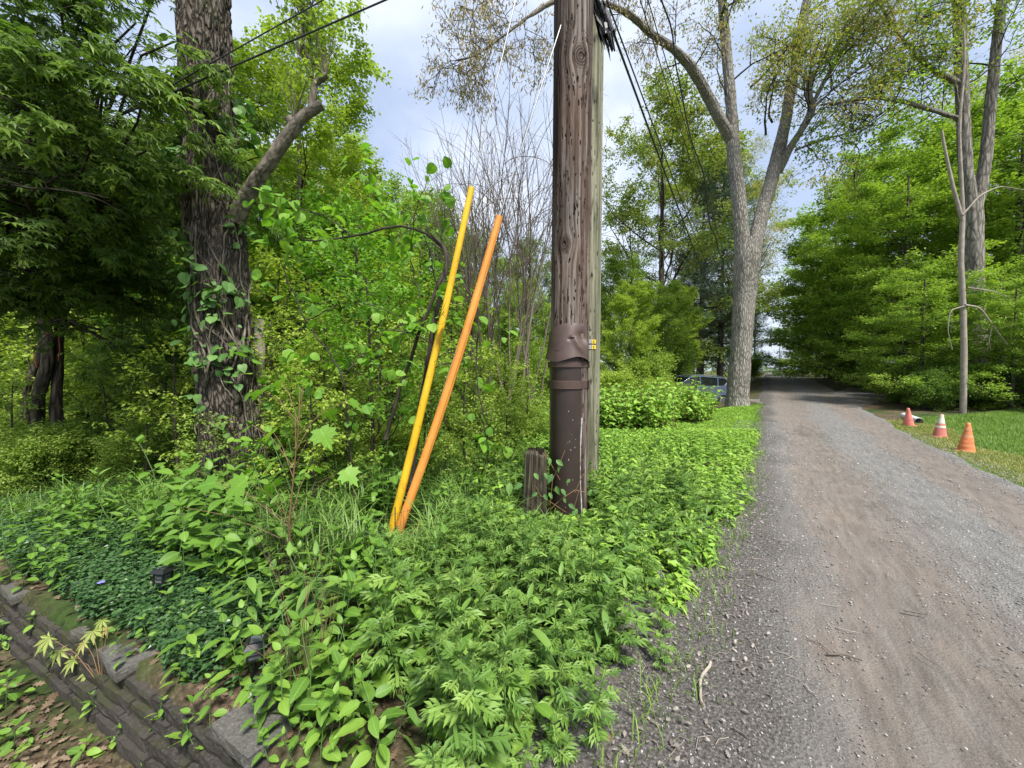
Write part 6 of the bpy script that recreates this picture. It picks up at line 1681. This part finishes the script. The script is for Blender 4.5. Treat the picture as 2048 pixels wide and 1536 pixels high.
# ------------------------------------------------------------------ small built things
def mk_cones():
    specs = ((1817, 853, .50, "faded pinkish red cone with no bands, farthest up the lane", (.70, .20, .17), 0, (.10, -.16)),
             (1879, 876, .54, "red cone with a dirty white upper half, middle one of the three", (.56, .18, .15), 1, (.02, .03)),
             (1932, 904, .56, "bright orange cone with faded ribs, nearest one of the three", (.66, .21, .085), 2, (.0, .04)))
    for px, py, h, lab, c, k, tl in specs:
        g = G(px, py); r = empty("traffic_cone", g); r.rotation_euler = (tl[0], tl[1], 0); tag(r, lab, "traffic cone", "traffic cones on the grass edge")
        m = plain("cone_plastic_%d" % k, c, .55, .35, var=.28, ns=7, bs=.3); w = plain("cone_band_%d" % k, (.62, .58, .48) if k == 1 else (.64, .30, .17), .6, .3, var=.3, ns=9)
        r0, r1 = .122, .024
        mb = MB(); zs = [0, .012, .03] + list(np.linspace(.05, h - .012, 22)) + [h]
        rr = []
        for z in zs:
            t = z / h; q = r0 * (1 - t) + r1 * t
            if k == 2: q += .004 * (math.sin(t * 42) > .3)
            rr.append(q)
        rr[0] = r0 + .012; rr[1] = r0 + .010; rr[-1] = r1 * .7
        th = np.arange(28) * 2 * math.pi / 28
        V = np.array([[q * math.cos(a) * (1 + .03 * math.sin(a * 2 + z * 9)), q * math.sin(a), z] for q, z in zip(rr, zs)for a in th]).reshape(-1, 3)
        F = [(a * 28 + b, a * 28 + (b + 1) % 28, (a + 1) * 28 + (b + 1) % 28, (a + 1) * 28 + b) for a in range(len(zs) - 1) for b in range(28)]
        mb.add(V, F, 0, True); mb.add(V[-28:], [tuple(range(28))], 0); mb.build("cone_body", m, r)
        if k:
            for z0, z1 in (((.42, .97),) if k == 1 else ((.52, .60), (.74, .80))):
                mb = MB(); V = np.array([[(r0 * (1 - t) + r1 * t + .0035) * math.cos(a), (r0 * (1 - t) + r1 * t + .0035) * math.sin(a), t * h] for t in np.linspace(z0, z1, 6) for a in th])
                mb.add(V, [(a * 28 + b, a * 28 + (b + 1) % 28, (a + 1) * 28 + (b + 1) % 28, (a + 1) * 28 + b) for a in range(5) for b in range(28)], 0, True); mb.build("reflective_band", w, r)
            if k == 1:
                mb = MB(); V = np.array([[(r0 * (1 - t) + r1 * t + .006) * math.cos(a), (r0 * (1 - t) + r1 * t + .006) * math.sin(a), t * h] for t in (.52, .60) for a in th])
                mb.add(V, [(b, (b + 1) % 28, 28 + (b + 1) % 28, 28 + b) for b in range(28)], 0, True); mb.build("worn_stripe", m, r)
        mb = MB(); mb.box((0, 0, .008), (.27, .27, .02), 0, rotz(.3 + k), .006); mb.build("cone_base", m, r)
mk_cones()

def mk_pipe():
    a = G(1838, 850); b = P(1790, 826, 11.6); m = plain("white_pipe", (.55, .57, .57), .45, .4, var=.2); r = empty("culvert_pipe", a); tag(r, "pale plastic drain pipe end poking out of the bank behind the cones", "pipe")
    a3 = np.array([0, 0, .10]); d = np.array([b[0] - a[0], b[1] - a[1], .05]); d = d / np.linalg.norm(d)
    mb = MB(); n = 40; s = np.linspace(0, 1.1, n); rad = .085 + .007 * (np.arange(n) % 2)
    mb.tube(a3 + d * s[:, None], rad, 24); mb.tube(a3 + d * s[:, None], rad - .012, 24); mb.build("pipe_wall", m, r)
mk_pipe()

def mk_solar_lights():
    for px, py, k, lab in ((505, 1375, 0, "square black solar garden light beside the big ovate leaves behind the wall"), (322, 1215, 1, "black lantern shaped solar light half hidden in the periwinkle"), (160, 1192, 2, "low round black solar light catching the sky in the periwinkle")):
        g = G(px, py); r = empty("solar_light", g); r.rotation_euler = (0, .1, .5 + k); tag(r, lab, "garden light", "solar lights in the bed")
        mb = MB()
        hb = .13 if k == 0 else (.15 if k == 1 else .05)
        mb.tube([(0, 0, -.05), (0, 0, hb)], .007, 8); mb.build("stake", M['black'], r)
        gl = plain("light_glass_%d" % k, (.10, .11, .12), .15, .6)
        if k < 2:
            mb = MB(); mb.box((0, 0, hb + .035), (.052, .052, .07), 0, None, .004); mb.build("lens", gl, r)
            mb = MB()
            for sx in (-1, 1):
                for sy in (-1, 1): mb.box((sx * .03, sy * .03, hb + .035), (.008, .008, .074), 0)
            for z in (.012, .035, .058): 
                mb.box((0, .031, hb + z), (.054, .003, .003), 0); mb.box((0, -.031, hb + z), (.054, .003, .003), 0); mb.box((.031, 0, hb + z), (.003, .054, .003), 0); mb.box((-.031, 0, hb + z), (.003, .054, .003), 0)
            mb.build("cage", M['black'], r)
            mb = MB(); s = .048; V = [(-s, -s, hb + .073), (s, -s, hb + .073), (s, s, hb + .073), (-s, s, hb + .073), (-s * .7, -s * .7, hb + .093), (s * .7, -s * .7, hb + .093), (s * .7, s * .7, hb + .093), (-s * .7, s * .7, hb + .093)]
            mb.add(V, [(3, 2, 1, 0), (4, 5, 6, 7), (0, 1, 5, 4), (1, 2, 6, 5), (2, 3, 7, 6), (3, 0, 4, 7)], 0); mb.build("cap", M['black'], r)
            mb = MB(); mb.box((0, 0, hb + .0955), (.05, .05, .004), 0); mb.build("solar_panel", gl, r)
        else:
            mb = MB(); mb.tube([(0, 0, hb), (0, 0, hb + .03), (0, 0, hb + .034)], [.05, .055, .05], 24, 0, True); mb.build("cap", M['black'], r)
            mb = MB(); mb.tube([(0, 0, hb + .034), (0, 0, hb + .037)], .032, 16, 0, True); mb.build("solar_panel", gl, r)
mk_solar_lights()

def mk_fence():
    m = plain("dark_wire", (.03, .03, .028), .6, .3); r = empty("wire_fence", (0, 0, 0)); tag(r, "thin dark garden wire netting running through the plants under the tubes and stub", "wire fence")
    pts = [G(610, 1175), G(780, 1130), G(900, 1080), G(1045, 1045)]; mb = MB(); rng = np.random.default_rng(3)
    c = np.array(pts); t = np.linspace(0, 3, 40); c = np.stack([np.interp(t, range(4), c[:, k]) for k in range(3)], 1)
    for h in (.08, .18, .28, .38): mb.tube(c + np.array([0, 0, h]) + np.c_[np.zeros(40), np.zeros(40), rng.normal(0, .004, 40)], .0012, 4)
    for k in range(40): mb.tube([c[k], c[k] + np.array([rng.normal(0, .01), 0, .2]), c[k] + np.array([rng.normal(0, .015), 0, .39])], .0012, 4)
    mb.build("wire_mesh", m, r)
    mb = MB()
    for k in (0, 14, 26, 39): mb.tube([c[k] - np.array([0, 0, .05]), c[k] + np.array([.004, 0, .44])], .004, 6)
    mb.build("thin_post", m, r)
mk_fence()

def mk_sticks():
    rng = np.random.default_rng(77)
    S = (([(1420, 1345), (1400, 1380), (1402, 1425)], .009, "thick grey curved stick lying where the gravel meets the weeds"), ([(1655, 1325), (1690, 1328), (1722, 1337)], .006, "short dark stick on the compacted track"), ([(1612, 1290), (1640, 1305), (1668, 1328)], .003, "thin twig crossing the end of the short dark stick"),
         ([(1806, 1235), (1830, 1238), (1855, 1247)], .006, "curved brown stick alone in the middle of the lane"), ([(1510, 1160), (1530, 1165), (1556, 1176)], .004, "dark twig beside the straggling edge of the verge"), ([(1834, 1320), (1858, 1336), (1878, 1352)], .0025, "very thin straight twig on the lane"),
         ([(1610, 1388), (1620, 1398), (1630, 1406)], .003, "small pale twig near the lane's damp patch"), ([(1466, 1480), (1480, 1487), (1498, 1497)], .004, "short twig in the gravel shoulder"), ([(1676, 1272), (1695, 1276), (1718, 1282)], .0025, "pale straw on the compacted track"), ([(1640, 1222), (1662, 1225), (1684, 1226)], .002, "pale straight straw above the short dark stick"))
    for pp, rd, lab in S:
        c = np.array([G(x, y) + np.array([0, 0, .036 + rd]) for x, y in pp]); t = np.linspace(0, len(c) - 1, 9); q = np.stack([np.interp(t, range(len(c)), c[:, k]) for k in range(3)], 1); q[1:-1] = (q[:-2] + 2 * q[1:-1] + q[2:]) / 4; q[:, :2] += rng.normal(0, .002, (9, 2))
        mb = MB(); mb.tube(q - c[0], np.linspace(rd, rd * .6, 9), 7, 0, True, True, .3, rng); tag(mb.build("stick", M['palewood' if 'pale' in lab or 'grey' in lab else 'twig'], None, c[0]), lab, "stick", "sticks on the lane")
    # stones of the gravel
    n = 34000; u = 13 * rng.random(n) ** 1.3; v = rng.uniform(-.75, 3.1, n); tr = np.exp(-((v - .72) / .33) ** 2) + np.exp(-((v - 2.25) / .33) ** 2)
    k = rng.random(n) > tr * .93; u, v = u[k], v[k]; x = u * DU[0] + v * DV[0]; y = u * DU[1] + v * DV[1]; n = len(x)
    I = np.array([(0, 0, 1), (.89, 0, .45), (.28, .85, .45), (-.72, .53, .45), (-.72, -.53, .45), (.28, -.85, .45), (.72, .53, -.3), (-.28, .85, -.3), (-.89, 0, -.3), (-.28, -.85, -.3), (.72, -.53, -.3)])
    FF = [(0, 1, 2), (0, 2, 3), (0, 3, 4), (0, 4, 5), (0, 5, 1), (1, 6, 2), (2, 6, 7), (2, 7, 3), (3, 7, 8), (3, 8, 4), (4, 8, 9), (4, 9, 5), (5, 9, 10), (5, 10, 1), (1, 10, 6)]
    mb = MB(); a = rng.uniform(0, 6.28, n); sz = rng.uniform(.003, .0080, n) * np.where(rng.random(n) < .04, 1.7, 1) * np.interp(u, [0, 3, 8], [.7, 1.0, 1.5])
    d = np.stack([np.cos(a), np.sin(a), 0 * a], 1); mb.scatter((I * np.array([1, .7, .6]), np.array(FF), np.zeros((11, 2))), np.stack([x, y, gz(x, y) + .030], 1), d, np.array([0, 0, 1.]) + rng.normal(0, .3, (n, 3)), sz, 0)
    m, nt, out = newmat("gravel_stone"); g = nt.nodes.new("ShaderNodeNewGeometry")
    c = ramp(nt, g.outputs["Random Per Island"], [(0, (.14, .135, .13)), (.5, (.23, .225, .22)), (.9, (.33, .32, .31)), (1, (.46, .45, .44))]); princ(nt, out, c, .9, .2)
    tag(mb.build("gravel", m), "loose grey stones of the lane's surface", "gravel", None, 'stuff')
    n = 420; u = rng.uniform(.5, 8, n); v = rng.normal(-.22, .28, n); v[300:] = rng.uniform(.1, 2.9, n - 300); x = u * DU[0] + v * DV[0]; y = u * DU[1] + v * DV[1]; mb = MB()
    for k in range(n):
        a = rng.uniform(0, 6.28); L0 = rng.uniform(.02, .11) * (1 if k < 300 else .6); p = np.array([x[k], y[k], gz(x[k], y[k]) + .034]); d = np.array([math.cos(a), math.sin(a), 0]); e = np.array([-d[1], d[0], 0]) * rng.normal(0, .12)
        mb.tube([p, p + (d * .5 + e) * L0 + np.array([0, 0, .004]), p + d * L0], rng.uniform(.0006, .0022), 4, 0)
    tag(mb.build("twig_litter", M['palewood']), "scattered pale straws and twig scraps along the lane and its edge", "twig litter", None, 'stuff')
    # dandelion clock
    g = P(1385, 1112, 2.9); b = np.array([g[0], g[1], gz(g[0], g[1])]); r = empty("dandelion", b); tag(r, "dandelion with a round white seed head at the verge's edge", "flower")
    mb = MB(); mb.tube([(0, 0, 0), (.01, 0, (g[2] - b[2]) * .5), g - b], .0025, 5); mb.build("stem", M['stem'], r)
    w = leafmat("seed_fluff", (.55, .55, .52), (.7, .7, .68), trans=.5, tc=(1, 1, 1)); mb = MB(); d = rng.normal(0, 1, (220, 3)); d /= np.linalg.norm(d, axis=1, keepdims=True)
    mb.scatter(t_diamond(.25, 0, 0), np.tile(g - b, (220, 1)) + d * .006, d, rng.normal(0, 1, (220, 3)), .022, 0); mb.build("seed_head", w, r)
mk_sticks()

# ------------------------------------------------------------------ car behind the oak
def mk_car():
    o = at(1372, 18.5); o = (o[0], o[1], o[2]); r = empty("parked_car", o); r.rotation_euler = (0, 0, .12); tag(r, "dark blue grey crossover parked behind the forked oak, only its rear quarter showing", "car")
    paint = plain("blue_grey_paint", (.13, .17, .25), .22, .6, .3, .06); glass = plain("tinted_glass", (.012, .014, .016), .06, .8); tyre = plain("tyre_rubber", (.015, .015, .015), .85); rim = plain("alloy_rim", (.4, .4, .42), .3, .6, .9); chrome = plain("bright_trim", (.6, .6, .62), .2, .7, .9); red = plain("tail_lamp", (.30, .01, .01), .2, .6)
    # side profile, front at -x, rear at +x (metres)
    low = [(-2.2, .45), (-2.28, .62), (-2.2, .82), (-1.3, .98), (-.75, 1.08), (0, 1.1), (1.0, 1.1), (1.75, 1.12), (2.15, 1.02), (2.22, .8), (2.2, .5), (2.05, .35), (-2.0, .32)]
    mb = MB(); ws = [-.92, -.88, -.6, .6, .88, .92]; L_ = np.array(low)
    rings = []
    for k, w in enumerate(ws):
        s = {0: .94, 1: .985, 2: 1, 3: 1, 4: .985, 5: .94}[k]; c = np.array([0, .68]); q = (L_ - c) * np.array([s, s if s < .99 else 1]) + c
        rings.append(np.c_[q[:, 0], np.full(len(q), w), q[:, 1]])
    V = np.concatenate(rings); n = len(low)
    mb.add(V, [(a * n + b, a * n + (b + 1) % n, (a + 1) * n + (b + 1) % n, (a + 1) * n + b) for a in range(5) for b in range(n)], 0, True); mb.add(V[:n], [tuple(range(n))], 0); mb.add(V[-n:], [tuple(range(n))[::-1]], 0)
    mb.build("body", paint, r)
    cab = [(-.95, 1.06), (-.25, 1.50), (.3, 1.56), (1.0, 1.54), (1.55, 1.46), (1.98, 1.08)]
    mb = MB(); C_ = np.array(cab); V = np.concatenate([np.c_[C_[:, 0], -(.80 - .26 * (C_[:, 1] - 1.06)), C_[:, 1]], np.c_[C_[:, 0], (.80 - .26 * (C_[:, 1] - 1.06)), C_[:, 1]]]); n = 6
    mb.add(V, [(b, b + 1, n + b + 1, n + b) for b in range(5)], 0, False); mb.add(V[:n], [tuple(range(n))], 0); mb.add(V[n:], [tuple(range(n))[::-1]], 0); mb.build("cabin_glass", glass, r)
    mb = MB(); V2 = V.copy(); V2[:, 2] += .012
    R_ = V2[[1, 2, 3, 4, n + 1, n + 2, n + 3, n + 4]]; R_[:, 1] *= 1.02; mb.add(R_, [(0, 1, 5, 4), (1, 2, 6, 5), (2, 3, 7, 6)], 0, True)
    mb.build("roof", paint, r)
    for sy in (-1, 1):
        for a, b in (((-.95, 1.06), (-.25, 1.5)), ((.25, 1.07), (.28, 1.55)), ((1.15, 1.07), (1.2, 1.53)), ((1.5, 1.09), (1.72, 1.33)), ((1.98, 1.08), (1.55, 1.46)), ((-.25, 1.5), (.3, 1.56)), ((.3, 1.56), (1.55, 1.46))):
            f = lambda p: (p[0], sy * (.815 - .26 * (p[1] - 1.06)), p[1]); mb = MB(); mb.tube([f(a), f(b)], .034, 6); mb.build("pillar", paint, r)
    for sy in (-1, 1):
        mb = MB(); mb.tube([(-.2, sy * .62, 1.56), (.3, sy * .62, 1.625), (1.1, sy * .62, 1.61), (1.5, sy * .62, 1.52)], .016, 6); mb.build("roof_rail", chrome, r)
        mb = MB(); mb.tube([(-.9, sy * .83, 1.085), (1.55, sy * .83, 1.095), (1.75, sy * .80, 1.18)], .012, 5); mb.build("window_trim", chrome, r)
        mb = MB(); mb.box((2.06, sy * .74, .98), (.26, .30, .13), 0, None, .03); mb.build("tail_lamp", red, r)
        mb = MB(); mb.box((-2.13, sy * .66, .78), (.22, .36, .12), 0, None, .03); mb.build("headlight", chrome, r)
        for x in (-1.4, 1.38):
            mb = MB(); mb.tube([(x, sy * .70, .34), (x, sy * .93, .34)], .34, 28, 0, True); w = mb.build("wheel", tyre, r)
            mb = MB(); mb.tube([(x, sy * .931, .34), (x, sy * .94, .34)], [.22, .2], 20, 0, True); mb.build("rim", rim, w)
    mb = MB(); mb.box((2.2, 0, .86), (.04, .50, .12), 0, None, .004); mb.build("number_plate", chrome, r)
mk_car()

def mk_far():
    # distant line pole with crossarm, a slim sign post, another car far up the lane
    x, y, z = at(1508, 60); r = empty("utility_pole", (x, y, z)); tag(r, "small distant utility pole with a crossarm beside the far lane", "utility pole")
    top = P(1508, 652, 60)[2] - z; mb = MB(); mb.tube([(0, 0, -.2), (0, 0, top)], [.15, .11], 10, 0, True); mb.build("pole_shaft", M['bark_dark'], r)
    mb = MB(); mb.box((0, -.12, top - .9), (2.4, .1, .12), 0); mb.build("crossarm", M['bark_dark'], r)
    for q in (-1.0, -.4, .4, 1.0):
        mb = MB(); mb.tube([(q, -.12, top - .84), (q, -.12, top - .66)], [.05, .03], 8, 0, True); mb.build("insulator", M['steel'], r)
    x, y, z = at(1558, 62); mb = MB(); mb.tube([(0, 0, -.1), (0, 0, 4.6)], .07, 8, 0, True); tag(mb.build("slim_post", M['steel'], None, (x, y, z)), "slim pale post at the right edge of the lane's far end", "post")
    x, y, z = at(1543, 100); r = empty("distant_car", (x, y, z)); r.rotation_euler = (0, 0, 1.2); tag(r, "tiny pale blue car far away at the end of the lane", "car")
    pb = plain("pale_blue_paint", (.35, .42, .55), .3, .5); mb = MB(); mb.box((0, 0, .65), (4.3, 1.8, .7), 0, None, .15); mb.build("body", pb, r)
    mb = MB(); mb.box((.2, 0, 1.2), (2.2, 1.5, .5), 0, None, .18); mb.build("cabin_glass", M['black'], r)
    for sx in (-1.35, 1.35):
        for sy in (-.8, .8):
            mb = MB(); mb.tube([(sx, sy - .12, .33), (sx, sy + .12, .33)], .33, 14, 0, True); mb.build("wheel", M['black'], r)
mk_far()
print("verts", sum(len(m.vertices) for m in bpy.data.meshes), "objects", len(bpy.data.objects))
